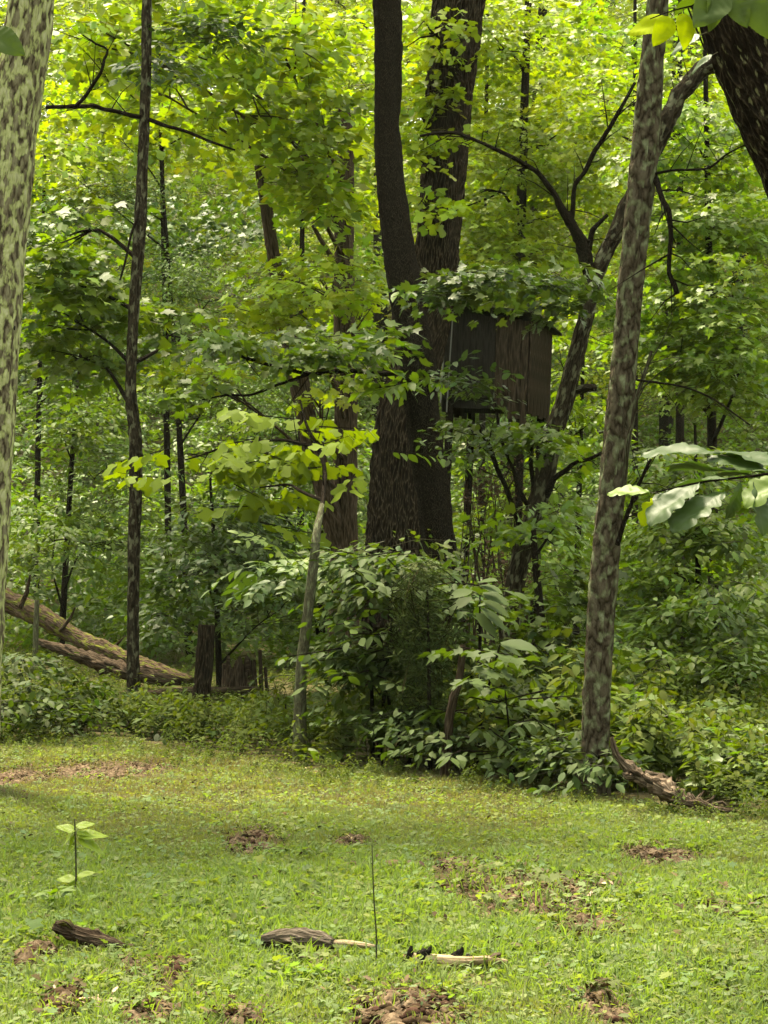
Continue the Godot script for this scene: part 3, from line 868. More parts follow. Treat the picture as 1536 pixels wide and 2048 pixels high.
	branch(t, [[1275, 760, 15.4, 5], [1350, 770, 15.2, 4], [1430, 800, 15.1, 4], [1500, 850, 15.0, 3]], M.bark_smooth)
	branch(t, [[1300, 350, 15.6, 6], [1350, 340, 15.4, 5], [1420, 335, 15.2, 5], [1490, 290, 15.1, 3]], M.bark_smooth)
	foliage(t, "maple", M.green, [[1380, -420, 15.6, 240, 110, 1.2, 22], [1150, -820, 15.6, 260, 130, 1.5, 30], [1700, -500, 15.2, 240, 160, 1.6, 30], [1500, -1000, 13.6, 280, 150, 1.8, 30]], 1.0, 1.0, true, M.bark_grey)  # crown out of view, enlarged to shade the lawn

	t = tree("leaning_tree", "thick dark tree leaning in from the top right corner, close by", "tree", [[1330, -420, 10, 150], [1420, -180, 10, 165], [1500, 60, 10, 176], [1565, 220, 10, 180], [1632, 360, 10, 186], [1730, 640, 10, 195], [1800, 950, 10, 205], [1850, 1350, 10, 220], [1870, 1880, 10, 290]], M.bark_fleck, 40, 0.05, 0.05, 0.09)
	foliage(t, "oval", M.deep, [[1300, -700, 9.8, 420, 200, 1.4, 40], [1750, -500, 9.8, 350, 200, 1.4, 30]])

	t = tree("pale_sapling", "thin pale grey-green stem rising in front of the brown twin trunks", "sapling", [[644, 1010, 18.6, 10], [638, 1040, 18.4, 14], [634, 1060, 18.3, 16], [628, 1120, 18.2, 20], [613, 1250, 18.2, 22], [602, 1350, 18.2, 23], [599, 1526, 18.2, 32]], M.bark_pale, 12, 0.08, 0.06)
	branch(t, [[644, 1012, 18.6, 10], [647, 980, 19.0, 9], [640, 900, 20.2, 8], [600, 800, 20.6, 4]], M.bark_smooth)
	branch(t, [[640, 900, 20.2, 8], [560, 880, 20.4, 6], [460, 890, 20.6, 5], [370, 920, 20.8, 3]], M.bark_smooth)
	branch(t, [[644, 1000, 19.0, 8], [580, 970, 20, 6], [520, 975, 20.2, 3]], M.bark_smooth)
	leafy(t, [[420, 925, 20.7, 80, 45, 0.5, 74], [540, 940, 20.4, 90, 70, 0.6, 96], [640, 900, 20.4, 80, 50, 0.5, 72], [560, 860, 20.6, 100, 30, 0.5, 44], [505, 1055, 20.2, 20, 14, 0.1, 8]], TULIP, M.glow, 0.16, 0.5, 0.4)
	foliage(t, "compound", M.blue, [[560, 1130, 19.3, 50, 20, 0.3, 6], [545, 1170, 19.3, 60, 20, 0.3, 5]], 0.9, 1.3, false)

	t = tree("twiggy_sapling", "crooked thin dark stem between the forked tree and the scaly tree", "sapling", [[1066, 1060, 20, 12], [1076, 1180, 20, 16], [1088, 1300, 20, 18], [1100, 1482, 20, 24]], M.bark_smooth, 10, 0.08, 0.1)
	foliage(t, "oval", M.green, [[1090, 1080, 20, 70, 40, 0.5, 6], [1130, 1250, 20, 60, 60, 0.5, 8]], 0.7, 0.9, true)

func scar_mesh(c: Vector3) -> ArrayMesh:
	var mb := MB.new()
	tube(mb, [Vector4(c.x - 0.07, c.y, c.z, 0.02), Vector4(c.x, c.y + 0.01, c.z + 0.02, 0.026), Vector4(c.x + 0.08, c.y - 0.005, c.z - 0.01, 0.016)], 8, 0.03, 0.2)
	return mb.mesh()

# ------------------------------------------------------------------ the hide
func build_hide() -> void:
	var d = 27.6
	var foot = at(964, 900, d)
	foot.y = gy(foot.x, foot.z)
	var t = thing("wooden_hide", "raised wooden box hide of brown planks among the trees", "hunting hide", foot)
	t.rotation = Vector3(0, deg_to_rad(-16), deg_to_rad(-2.2))
	var base = at(985, 800, d).y - foot.y          # underside of the floor
	var mb := MB.new()
	# floor with joists
	for i in 5:
		mb = MB.new()
		mb.box(Vector3(-0.095, base + 0.02, -0.12 - i * 0.24), Vector3(1.02, 0.035, 0.225))
		part("floor_board", mb.mesh(), M.plank_dark, t)
	for i in 2:
		mb = MB.new()
		mb.box(Vector3(-0.2, base - 0.05, -0.08 - i * 1.0), Vector3(0.9, 0.1, 0.06))
		part("joist", mb.mesh(), M.plank_dark, t)
	# front planks: [centre x, width, foot, top, dark]
	var k = mpp(d)
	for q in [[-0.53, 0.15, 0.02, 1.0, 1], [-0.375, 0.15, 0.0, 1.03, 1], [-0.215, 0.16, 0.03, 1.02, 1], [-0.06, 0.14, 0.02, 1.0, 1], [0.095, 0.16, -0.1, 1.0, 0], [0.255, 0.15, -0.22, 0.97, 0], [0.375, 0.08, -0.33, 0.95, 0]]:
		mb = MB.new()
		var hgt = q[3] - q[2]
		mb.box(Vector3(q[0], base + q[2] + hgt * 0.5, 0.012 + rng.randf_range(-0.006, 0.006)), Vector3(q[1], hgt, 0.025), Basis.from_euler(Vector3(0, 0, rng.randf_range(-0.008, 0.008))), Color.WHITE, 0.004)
		part("plank", mb.mesh(), M.plank_dark if q[4] else M.plank, t)  # dark left planks also stand in for a face in shade
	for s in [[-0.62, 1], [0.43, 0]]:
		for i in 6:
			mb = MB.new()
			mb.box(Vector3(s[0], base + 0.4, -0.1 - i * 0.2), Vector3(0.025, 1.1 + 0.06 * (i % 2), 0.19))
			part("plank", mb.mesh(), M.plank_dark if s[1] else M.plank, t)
	for i in 6:
		mb = MB.new()
		mb.box(Vector3(-0.53 + i * 0.172, base + 0.45, -1.22), Vector3(0.165, 1.0, 0.025))
		part("plank", mb.mesh(), M.plank_dark, t)
	# roof of overlapping boards
	for i in 6:
		mb = MB.new()
		mb.box(Vector3(-0.08, base + 1.08 - i * 0.02, 0.1 - i * 0.25), Vector3(1.26, 0.03, 0.28), Basis.from_euler(Vector3(-0.08, 0, -0.1)))
		part("roof_board", mb.mesh(), M.plank_dark, t)
	for q in [[-0.54, -0.06], [0.34, -0.06], [-0.54, -1.15], [0.34, -1.15]]:
		mb = MB.new()
		var b = -0.2
		var x: float = q[0]
		tube(mb, [Vector4(x, b, q[1], 0.055), Vector4(x * 1.02, base * 0.5, q[1], 0.05), Vector4(x, base - 0.002, q[1], 0.048)], 10, 0.3, 0.06)
		part("post", mb.mesh(), M.bark_smooth, t)
	# two pale poles at its left end
	for q in [[-0.6, 0.1, 0.009, -0.05], [-0.53, 0.06, 0.008, -0.16]]:
		mb = MB.new()
		tube(mb, [Vector4(q[0] - 0.02, base + q[3], q[1], q[2]), Vector4(q[0], base + 0.5, q[1] + 0.01, q[2]), Vector4(q[0] + 0.015, base + 1.05, q[1], q[2] * 0.9)], 8, 0.2, 0.06)
		part("pale_pole", mb.mesh(), M.metal, t)

# ------------------------------------------------------------------ woods behind
func build_woods() -> void:
	var list = [
		# called, label, px of foot, distance, trunk width px, top py, lean px, [kind, material, bright], blobs
		["understory_tree", "feathery grey-green understory tree behind the slender dark stem", 120, 33, 12, 500, 60, "oval", "dull", 1.5, [[150, 840, 32, 110, 70, 1.2, 34], [190, 960, 33, 140, 80, 1.5, 46], [110, 1080, 31, 120, 80, 1.3, 40], [230, 1080, 32, 110, 80, 1.2, 30], [240, 800, 33, 90, 60, 1.0, 16]]],
		["understory_tree", "bright small-leaved tree left of the twin trunks, high up", 380, 36, 14, 300, -60, "fine", "blue", 1.5, [[230, 400, 36, 130, 50, 1.4, 34], [420, 600, 35, 160, 70, 1.6, 60], [450, 760, 34, 150, 80, 1.6, 60], [330, 560, 36, 120, 60, 1.4, 34]]],
		["hornbeam", "dark green layered tree between the slender stem and the pale sapling", 440, 27, 12, 950, -20, "oval", "deep", 0.9, [[430, 1040, 26.6, 130, 60, 1.0, 36], [410, 1150, 26.2, 130, 60, 1.0, 38], [540, 1100, 26.6, 100, 60, 0.9, 28], [560, 1220, 26, 90, 60, 0.9, 26], [330, 1230, 27, 80, 50, 0.8, 18]]],
		["tulip_tree", "fine-leaved yellow-green tree filling the view above the wooden hide", 1020, 36, 30, -100, 40, "maple", "yellow", 0.8, [[1000, 100, 35.5, 170, 110, 2.2, 110], [1100, 290, 36, 150, 110, 2.2, 110], [960, 380, 35.5, 110, 110, 1.8, 70], [1010, 520, 35.5, 130, 90, 1.8, 90], [1150, 420, 36.5, 120, 120, 1.8, 80]]],
		["maple_tree", "broad maple with green leaves right of the scaly tree", 1430, 29, 22, 100, -20, "maple", "green", 1.1, [[1390, 300, 29, 150, 90, 1.6, 96], [1430, 450, 28.5, 150, 90, 1.6, 96], [1400, 600, 28, 150, 90, 1.5, 96], [1340, 720, 28, 110, 80, 1.2, 60], [1460, 740, 27.5, 120, 90, 1.4, 74], [1450, -420, 27, 280, 140, 2.4, 60], [1150, -520, 26, 240, 130, 2.2, 50]]],  # last clumps are above the view, added to shade the right side
		["maple_tree", "sunlit yellow-green maple in the gap right of the forked limb", 1360, 33, 20, 0, 0, "maple", "yellow", 0.9, [[1380, 180, 33, 120, 80, 1.5, 40], [1450, 330, 33, 120, 80, 1.5, 40], [1200, 220, 34, 110, 90, 1.5, 44], [1330, 480, 33, 110, 90, 1.5, 36]]],
		["dogwood", "low dense dogwood with dull green leaves right of the scaly trunk's foot", 1400, 24, 14, 850, -10, "oval", "green", 0.85, [[1390, 950, 24.5, 150, 70, 1.3, 56], [1430, 1080, 24, 140, 80, 1.4, 70], [1330, 1160, 24, 100, 80, 1.2, 48], [1440, 1230, 23, 130, 80, 1.3, 62], [1310, 1320, 22.5, 100, 60, 1.0, 36], [1480, 1360, 22, 90, 60, 1.0, 30]]],
		["young_beech", "slim young beech with thin green leaves behind the forked tree", 1150, 30, 14, 600, 20, "oval", "green", 1.0, [[1120, 720, 29.5, 60, 80, 0.9, 20], [1150, 860, 29, 90, 80, 1.1, 34], [1120, 1010, 28.5, 110, 70, 1.1, 38], [980, 930, 29, 80, 60, 0.9, 18], [970, 1080, 28, 80, 70, 1.0, 30], [1120, 1180, 27, 100, 80, 1.1, 40]]],
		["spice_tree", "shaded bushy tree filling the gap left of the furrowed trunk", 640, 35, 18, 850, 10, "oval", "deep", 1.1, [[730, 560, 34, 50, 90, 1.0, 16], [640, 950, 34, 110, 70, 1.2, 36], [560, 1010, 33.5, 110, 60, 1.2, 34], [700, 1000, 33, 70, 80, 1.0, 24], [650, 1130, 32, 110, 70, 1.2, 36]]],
	]
	list += [
		["canopy_maple", "broad bright maple behind the slender dark stem, filling the upper left", 340, 38, 13, -250, -30, "tulip", "yellow", 1.0, [[160, 130, 37, 140, 80, 2.2, 34], [330, 120, 38, 150, 80, 2.4, 40], [240, 280, 37, 160, 70, 2.2, 36], [420, 260, 38, 130, 70, 2.2, 30], [120, 330, 36, 120, 60, 1.8, 20]]],
		["canopy_maple", "broad yellow-green maple high behind the twin trunks", 600, 42, 13, -250, 10, "tulip", "yellow", 1.0, [[480, 60, 41, 170, 80, 2.4, 44], [640, 120, 42, 150, 90, 2.4, 44], [580, 250, 41, 170, 70, 2.4, 40], [700, 380, 42, 90, 90, 2.0, 26], [690, 560, 41, 80, 80, 2.0, 20]]],
		["canopy_maple", "broad green maple between the crossing trunks and the arching limb", 960, 39, 13, -250, 20, "maple", "yellow", 0.85, [[900, 60, 38, 130, 100, 2.4, 40], [1060, 120, 39, 160, 100, 2.4, 50], [1000, 280, 38, 150, 90, 2.4, 44], [1110, 380, 39, 130, 90, 2.2, 36], [970, 470, 38, 110, 80, 2.0, 30], [1120, 560, 39, 110, 80, 2.0, 26]]],
		["canopy_maple", "broad green maple behind the scaly tree, top right", 1270, 41, 13, -250, 0, "maple", "green", 1.25, [[1230, 80, 40, 140, 110, 2.4, 44], [1400, 90, 41, 150, 110, 2.4, 46], [1470, 260, 40, 120, 110, 2.2, 40], [1220, 640, 39, 100, 90, 2.0, 26], [1350, 420, 40, 150, 110, 2.2, 44]]],
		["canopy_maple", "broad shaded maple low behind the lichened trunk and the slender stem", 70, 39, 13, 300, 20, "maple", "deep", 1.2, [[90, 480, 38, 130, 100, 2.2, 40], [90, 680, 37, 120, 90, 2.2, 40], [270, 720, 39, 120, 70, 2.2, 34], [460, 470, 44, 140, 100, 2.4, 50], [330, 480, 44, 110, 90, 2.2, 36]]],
	]
	for q in list:
		var lean: float = q[6]
		var foot_py = 1120.0 + 1.6 * F / q[3]
		var t = tree(q[0], q[1], "tree", [[q[2] + lean, q[5], q[3], q[4] * 0.4], [q[2] + lean * 0.4, lerpf(q[5], foot_py, 0.5), q[3], q[4] * 0.8], [q[2], foot_py, q[3], q[4] * 1.2]], M.bark_smooth, 12, 0.2, 0.08)
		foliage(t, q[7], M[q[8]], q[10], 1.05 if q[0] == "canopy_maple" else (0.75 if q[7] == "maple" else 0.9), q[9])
	# taller trees on the rising ground behind: foot px, distance, trunk width px, lean, tone
	var far = [
				["tall woodland tree far behind the wooden hide", 1050, 52, 24, 14], 
		["tall woodland tree far behind, just right of the scaly trunk", 1330, 50, 24, 12], ["tall woodland tree far behind near the right edge", 1480, 58, 22, -10],
		["tall woodland tree far behind, beyond the crossing trunks", 760, 54, 26, 0],
	]
	for q in far:
		var d: float = q[2]
		var p = at(q[1], 1000, d)
		var foot_py = 1024.0 - ((gy(p.x, p.z) - 1.6) / d - sin(deg_to_rad(1.19))) * F
		var t = tree("woodland_tree", q[0], "tree", [[q[1] + q[4] * 4, -300, d, q[3] * 0.6], [q[1] + q[4], 400, d, q[3]], [q[1], foot_py, d, q[3] * 1.3]], M.bark_smooth, 12, 0.5, 0.06, 0.0, "tall trees far behind the clearing")
		var blobs := []
		for i in 9:
			blobs.append([q[1] + rng.randf_range(-150, 150), -250 + i * 120 + rng.randf_range(-40, 40), d + rng.randf_range(-2, 2), rng.randf_range(90, 150), rng.randf_range(60, 90), 2.4, 34])
		foliage(t, "fine", M.far, blobs, 1.5, rng.randf_range(0.8, 1.15))
	# bushes that cover the rising ground between the trunks
	var bush := [[[], []], [[], []], [[], []]]
	for i in 9000:
		var d = 33.0 + 30.0 * pow(rng.randf(), 0.9)
		var x = rng.randf_range(-0.26, 0.26) * d
		var tall = 0.6 + 2.6 * (0.5 + 0.5 * lump.get_noise_2d(x * 3.0 + 40.0, d * 2.0))
		var y = gy(x, -d) + tall * rng.randf()
		var s = rng.randf_range(0.8, 1.3)
		var n = rng.randi() % 3
		bush[n][0].append(Transform3D(turned(rng.randf() * TAU, 0.12 + rng.randfn(0, 0.25), rng.randfn(0, 0.25)).scaled(Vector3(s, s, s)), Vector3(x, y, -d)))
		var kk = rng.randf_range(0.55, 1.05)
		bush[n][1].append(Color(kk * rng.randf_range(0.85, 1.1), kk, kk * rng.randf_range(0.8, 1.4)))
	for n in 3:
		scatter("far_thicket", S.oval[n], M.green, bush[n][0], bush[n][1], self)
	# the wood beyond, too many and too far to tell apart
	var sets := [[[], []], [[], []], [[], []]]
	var broad := [[[], []], [[], []], [[], []]]
	for i in 26000:
		var d = 52.0 + 66.0 * pow(rng.randf(), 0.8)
		var x = rng.randf_range(-0.36, 0.36) * d
		var z = -d
		var top = 4.0 + 15.0 * (0.5 + 0.5 * lump.get_noise_2d(x * 1.2, z * 0.8)) + 2.0
		var y = gy(x, z) + top * pow(rng.randf(), 0.8)
		if lump.get_noise_3d(x * 3.0, y * 5.0, z * 2.0) < -0.12:
			continue
		var s = rng.randf_range(1.3, 2.4)
		var n = rng.randi() % 3
		var into = sets[n]
		if i % 5 < 3:
			into = broad[n]
			s *= 0.8
		into[0].append(Transform3D(turned(rng.randf() * TAU, 0.15 + rng.randfn(0, 0.25), rng.randfn(0, 0.25)).scaled(Vector3(s, s, s)), Vector3(x, y, z)))
		var kk = rng.randf_range(0.7, 1.2) * (0.75 + 0.5 * smoothstep(-0.3, 0.4, lump.get_noise_3d(x * 2.0, y * 3.0, z * 1.5)))
		into[1].append(Color(kk * rng.randf_range(0.85, 1.1), kk, kk * rng.randf_range(0.8, 1.3)))
	for n in 3:
		scatter("distant_woodland", S.fine[n], M.far, sets[n][0], sets[n][1], self)
	for n in 3:
		scatter("distant_woodland", S.maple[n], M.far, broad[n][0], broad[n][1], self)

# unseen ring of woods, added to cut skylight from behind and beside the view
func build_unseen_woods() -> void:
	var sets := [[[], []], [[], []], [[], []]]
	for i in 9000:
		var a = rng.randf() * TAU
		var r = rng.randf_range(17.0, 30.0)
		var x = sin(a) * r
		var z = cos(a) * r - 4.0
		if z < -3.0 and absf(x) < 0.3 * -z + 6.0:
			continue
		if z < -24.0:
			continue
		var y = 13.0 * pow(rng.randf(), 0.8)
		if lump.get_noise_3d(x * 3.0, y * 4.0, z * 3.0) < -0.2:
			continue
		var n = rng.randi() % 3
		var sc = rng.randf_range(1.6, 2.6)
		sets[n][0].append(Transform3D(turned(rng.randf() * TAU, 0.2 + rng.randfn(0, 0.3), rng.randfn(0, 0.3)).scaled(Vector3(sc, sc, sc)), Vector3(x, gy(x, z) + y, z)))
		var kk = rng.randf_range(0.7, 1.2)
		sets[n][1].append(Color(kk, kk, kk))
	for n in 3:
		scatter("woodland_across_the_clearing", S.maple[n], M.green, sets[n][0], sets[n][1], self)

# ------------------------------------------------------------------ logs, stumps, dead wood
func log_piece(called: String, label: String, category: String, list: Array, bark: Material, sides := 20, rough := 0.12, ridges := 0.08, flat := 1.0, piece := "wood") -> Node3D:
	var c = at(list[0][0], list[0][1], list[0][2])
	c.y = gy(c.x, c.z)
	var t = thing(called, label, category, c)
	var mb := MB.new()
	tube(mb, px_path(list, c), sides, 0.02 if list[0][2] < 16 else 0.06, rough, ridges, Color.WHITE, flat)
	part(piece, mb.mesh(), bark, t)
	return t

func jagged(t: Node3D, c: Vector3, r: float, h: float, sides: int, mat: Material, called: String) -> void:
	var mb := MB.new()
	var tops := []
	for k in sides:
		tops.append(h * (0.55 + 0.45 * absf(sin(k * 2.3 + h * 9.0)) * rng.randf_range(0.5, 1.1)))
	for inner in [0, 1]:
		var f = mb.v.size()
		for j in 7:
			for k in sides + 1:
				var a = TAU * (k % sides) / sides
				var rr = r * (1.15 - 0.2 * j / 6.0) * (0.72 if inner else 1.0) * (1.0 + 0.16 * sin(k * 4.1) + rng.randf_range(-0.04, 0.04))
				var y = tops[k % sides] * j / 6.0 - 0.08
				if inner:
					y = tops[k % sides] - 0.09 - (6 - j) * 0.04
				mb.p(c + Vector3(cos(a) * rr, y, sin(a) * rr), Vector2(3.0 * k / sides, y / 0.35))
		for j in 6:
			for k in sides:
				var a = f + j * (sides + 1) + k
				if inner:
					mb.quad(a, a + 1, a + sides + 2, a + sides + 1)
				else:
					mb.quad(a, a + sides + 1, a + sides + 2, a + 1)
		if inner:
			for k in sides:
				var a = f + 6 * (sides + 1) + k
				var o = 6 * (sides + 1) + k
				mb.quad(o, a, a + 1, o + 1)
			var m = mb.p(c + Vector3(0, h * 0.25, 0))
			for k in sides:
				mb.tri(m, f + k, f + k + 1)
	part(called, mb.mesh(), mat, t)

func build_deadwood() -> void:
	var t: Node3D
	t = log_piece("fallen_log", "mossy fallen log sloping down behind the slender dark stem at the left", "log", [[-70, 1168, 30, 44], [60, 1222, 29.6, 42], [150, 1272, 29.2, 30], [200, 1296, 28.9, 36], [250, 1316, 28.6, 28], [330, 1347, 28, 28], [385, 1362, 27.6, 14]], M.moss_log, 30, 0.16, 0.08)
	for q in [[40, 1215, 60, 1150, 8], [120, 1262, 150, 1215, 6], [215, 1300, 250, 1272, 5]]:
		branch(t, [[q[0], q[1], 29.2, q[4] + 2], [(q[0] + q[2]) * 0.5 + 4, (q[1] + q[3]) * 0.5, 29.1, q[4]], [q[2], q[3], 29, q[4] * 0.5]], M.rot_wood, 8, 0.05, 0.2, "snag")
	t = log_piece("split_log", "bare brown split log lying below the mossy log", "log", [[80, 1284, 28.6, 16], [150, 1308, 28.2, 30], [230, 1336, 27.8, 40], [300, 1354, 27.4, 36], [365, 1364, 27, 18]], M.rot_wood, 22, 0.3, 0.2, 0.7)
	t = log_piece("thin_log", "thin dark log lying level behind the cut post", "log", [[262, 1390, 26.6, 14], [350, 1384, 26.4, 17], [440, 1382, 26.2, 16], [520, 1378, 26.2, 10]], M.rot_wood, 12)
	t = log_piece("broken_stick", "pale grey broken stub standing before the mossy log", "stick", [[70, 1330, 25, 12], [72, 1255, 25, 11], [74, 1200, 25, 10]], M.bark_pale, 10)
	t = log_piece("cut_post", "dark sawn-off post standing at the left edge of the undergrowth", "post", [[402, 1440, 25.2, 38], [404, 1380, 25.2, 36], [410, 1310, 25.2, 34], [414, 1250, 25.2, 33]], M.bark_dark, 22, 0.06, 0.06, 1.0, "trunk")
	var c = at(475, 1392, 26.6)
	c.y = gy(c.x, c.z)
	t = thing("rotten_stump", "rotten jagged brown stump right of the cut post", "stump", c)
	jagged(t, Vector3.ZERO, 0.16, 0.62, 22, M.rot_wood, "stump")
	for q in [[520, 1300, 9], [508, 1320, 8], [530, 1335, 7]]:
		branch(t, [[q[0] + 6, 1400, 26.4, q[2] + 3], [q[0] + 2, 1360, 26.4, q[2]], [q[0], q[1], 26.4, q[2] * 0.8]], M.rot_wood, 8, 0.05, 0.2, "splinter")
	t = log_piece("dead_branch", "gnarled dead branch fallen at the foot of the scaly tree", "branch", [[1224, 1474, 14.7, 6], [1229, 1498, 14.7, 10], [1241, 1522, 14.7, 13], [1264, 1541, 14.7, 26], [1284, 1558, 14.65, 19], [1310, 1568, 14.6, 30], [1345, 1589, 14.5, 32], [1378, 1606, 14.4, 18], [1400, 1606, 14.35, 14], [1430, 1618, 14.3, 10], [1472, 1623, 14.2, 6]], M.dead_wood, 22, 0.42, 0.2)
	for i in 16:
		var f = i / 15.0
		var bx = lerpf(1240, 1400, f) + rng.randf_range(-6, 6)
		var by = lerpf(1530, 1612, f) + rng.randf_range(-14, 12)
		branch(t, [[bx, by, 14.7 - 0.3 * f, 5], [bx + rng.randf_range(8, 20), by + rng.randf_range(0, 14), 14.66 - 0.3 * f, rng.randf_range(9, 16)], [bx + rng.randf_range(22, 36), by + rng.randf_range(-8, 22), 14.7 - 0.3 * f, 3]], M.dead_wood if i % 2 else M.rot_wood, 8, 0.02, 0.5, "bark_flake")
	branch(t, [[1375, 1590, 14.7, 14], [1392, 1622, 14.6, 10], [1400, 1636, 14.6, 6]], M.dead_wood)
	branch(t, [[1290, 1548, 14.9, 16], [1325, 1552, 14.9, 12], [1342, 1566, 14.9, 8]], M.dead_wood)
	branch(t, [[1420, 1612, 14.6, 9], [1445, 1604, 14.6, 6], [1452, 1612, 14.6, 5]], M.dead_wood)
	t = log_piece("mossy_stick", "short dark mossy log lying in the grass at lower left", "log", [[114, 1852, 9.58, 22], [140, 1862, 9.53, 30], [175, 1874, 9.48, 32], [205, 1882, 9.43, 28], [230, 1890, 9.40, 22], [250, 1894, 9.38, 12]], M.rot_wood, 22, 0.2, 0.14)
	branch(t, [[122, 1846, 9.53, 12], [136, 1846, 9.48, 15], [146, 1856, 9.48, 10]], M.moss_log, 10, 0.03, 0.2, "moss_pad")
	t = log_piece("bark_slab", "flat grey slab of bark lying in the grass at bottom centre", "bark", [[522, 1880, 9.36, 26], [560, 1878, 9.36, 50], [600, 1879, 9.35, 56], [640, 1883, 9.33, 48], [668, 1888, 9.31, 26]], M.bark_slab, 26, 0.16, 0.14, 0.7)
	branch(t, [[650, 1886, 9.32, 12], [690, 1887, 9.30, 14], [725, 1890, 9.28, 12], [750, 1893, 9.26, 6]], M.pale_wood, 12, 0.03, 0.1, "splinter")
	t = log_piece("charred_branch", "pale stripped branch with black knobs lying right of the grey bark slab", "branch", [[806, 1914, 9.1, 14], [840, 1918, 9.09, 22], [880, 1921, 9.07, 22], [930, 1922, 9.05, 17], [975, 1920, 9.05, 16], [1015, 1924, 9.03, 8]], M.pale_wood, 14, 0.16, 0.08)
	for q in [[820, 1904, 12, 24], [846, 1908, 22, 18], [858, 1902, 12, 18], [913, 1912, 22, 24], [922, 1903, 10, 18], [940, 1916, 18, 8]]:
		branch(t, [[q[0] - q[2] * 0.3, q[1] + q[3] * 0.6, 9.08, q[2] * 0.8], [q[0], q[1], 9.08, q[2]], [q[0] + q[2] * 0.3, q[1] - q[3] * 0.5, 9.08, q[2] * 0.4]], M.black, 9, 0.01, 0.3, "charred_knob")
	branch(t, [[975, 1922, 9.05, 10], [990, 1912, 9.05, 14], [1002, 1910, 9.05, 8]], M.dead_wood, 10, 0.02, 0.2, "bark_scrap")
	# brown dead brush under the hide
	for q in [[1000, 985, 27.4, "dead brown brush heap hanging under the wooden hide"], [1010, 1160, 25.5, "low heap of dead brown leaves and sticks behind the big shrub"]]:
		var p = at(q[0], q[1], q[2])
		var foot = Vector3(p.x, gy(p.x, p.z), p.z)
		t = thing("brush_pile", q[3], "brush pile", foot)
		var mb := MB.new()
		for i in 26:
			var a = Vector3(rng.randf_range(-0.5, 0.5), 0, rng.randf_range(-0.3, 0.3))
			var e = Vector3(rng.randf_range(-0.45, 0.45), p.y - foot.y + rng.randf_range(-0.35, 0.3), rng.randf_range(-0.3, 0.3))
			tube(mb, [Vector4(a.x, a.y, a.z, 0.014), Vector4((a.x + e.x) * 0.6, e.y * 0.5, (a.z + e.z) * 0.5, 0.01), Vector4(e.x, e.y, e.z, 0.004)], 5, 0.4, 0.1)
		part("sticks", mb.mesh(), M.rot_wood, t)
		var xfs := []
		var cols := []
		for i in 130:
			var s = rng.randf_range(0.8, 1.6)
			xfs.append(Transform3D(turned(rng.randf() * TAU, rng.randf_range(-1, 1), rng.randf_range(-1, 1)).scaled(Vector3(s, s, s)), Vector3(rng.randfn(0, 0.22), p.y - foot.y + rng.randfn(0, 0.16), rng.randfn(0, 0.18))))
			var kk = rng.randf_range(0.4, 0.9)
			cols.append(Color(kk, kk * 0.8, kk * 0.7))
		scatter("dead_leaves", S.litter[0], M.dead, xfs, cols, t)

# ------------------------------------------------------------------ shrubs and saplings at the edge
func shrub(called: String, label: String, foot_px: float, d: float, stems: Array, bark: Material, width := 9.0) -> Node3D:
	var p = at(foot_px, 1120.0 + 1.6 * F / d, d)
	p.y = gy(p.x, p.z)
	var t = thing(called, label, "shrub", p)
	for s in stems:
		var e = at(s[0], s[1], s[2]) - p
		var mb := MB.new()
		var w = width * 0.5 * mpp(d)
		var o = Vector3(rng.randf_range(-0.12, 0.12), -0.08, rng.randf_range(-0.1, 0.1))
		tube(mb, [Vector4(o.x, o.y, o.z, w), Vector4(lerpf(o.x, e.x, 0.4), e.y * 0.5, lerpf(o.z, e.z, 0.5), w * 0.8), Vector4(e.x, e.y, e.z, w * 0.35)], 8, 0.12, 0.1)
		part("stem", mb.mesh(), bark, t)
	t.set_meta("stem", [Vector4(0, 0, 0, 0.02), Vector4(0, 0.8, 0, 0.015), Vector4(0, 1.6, 0, 0.01)])
	return t

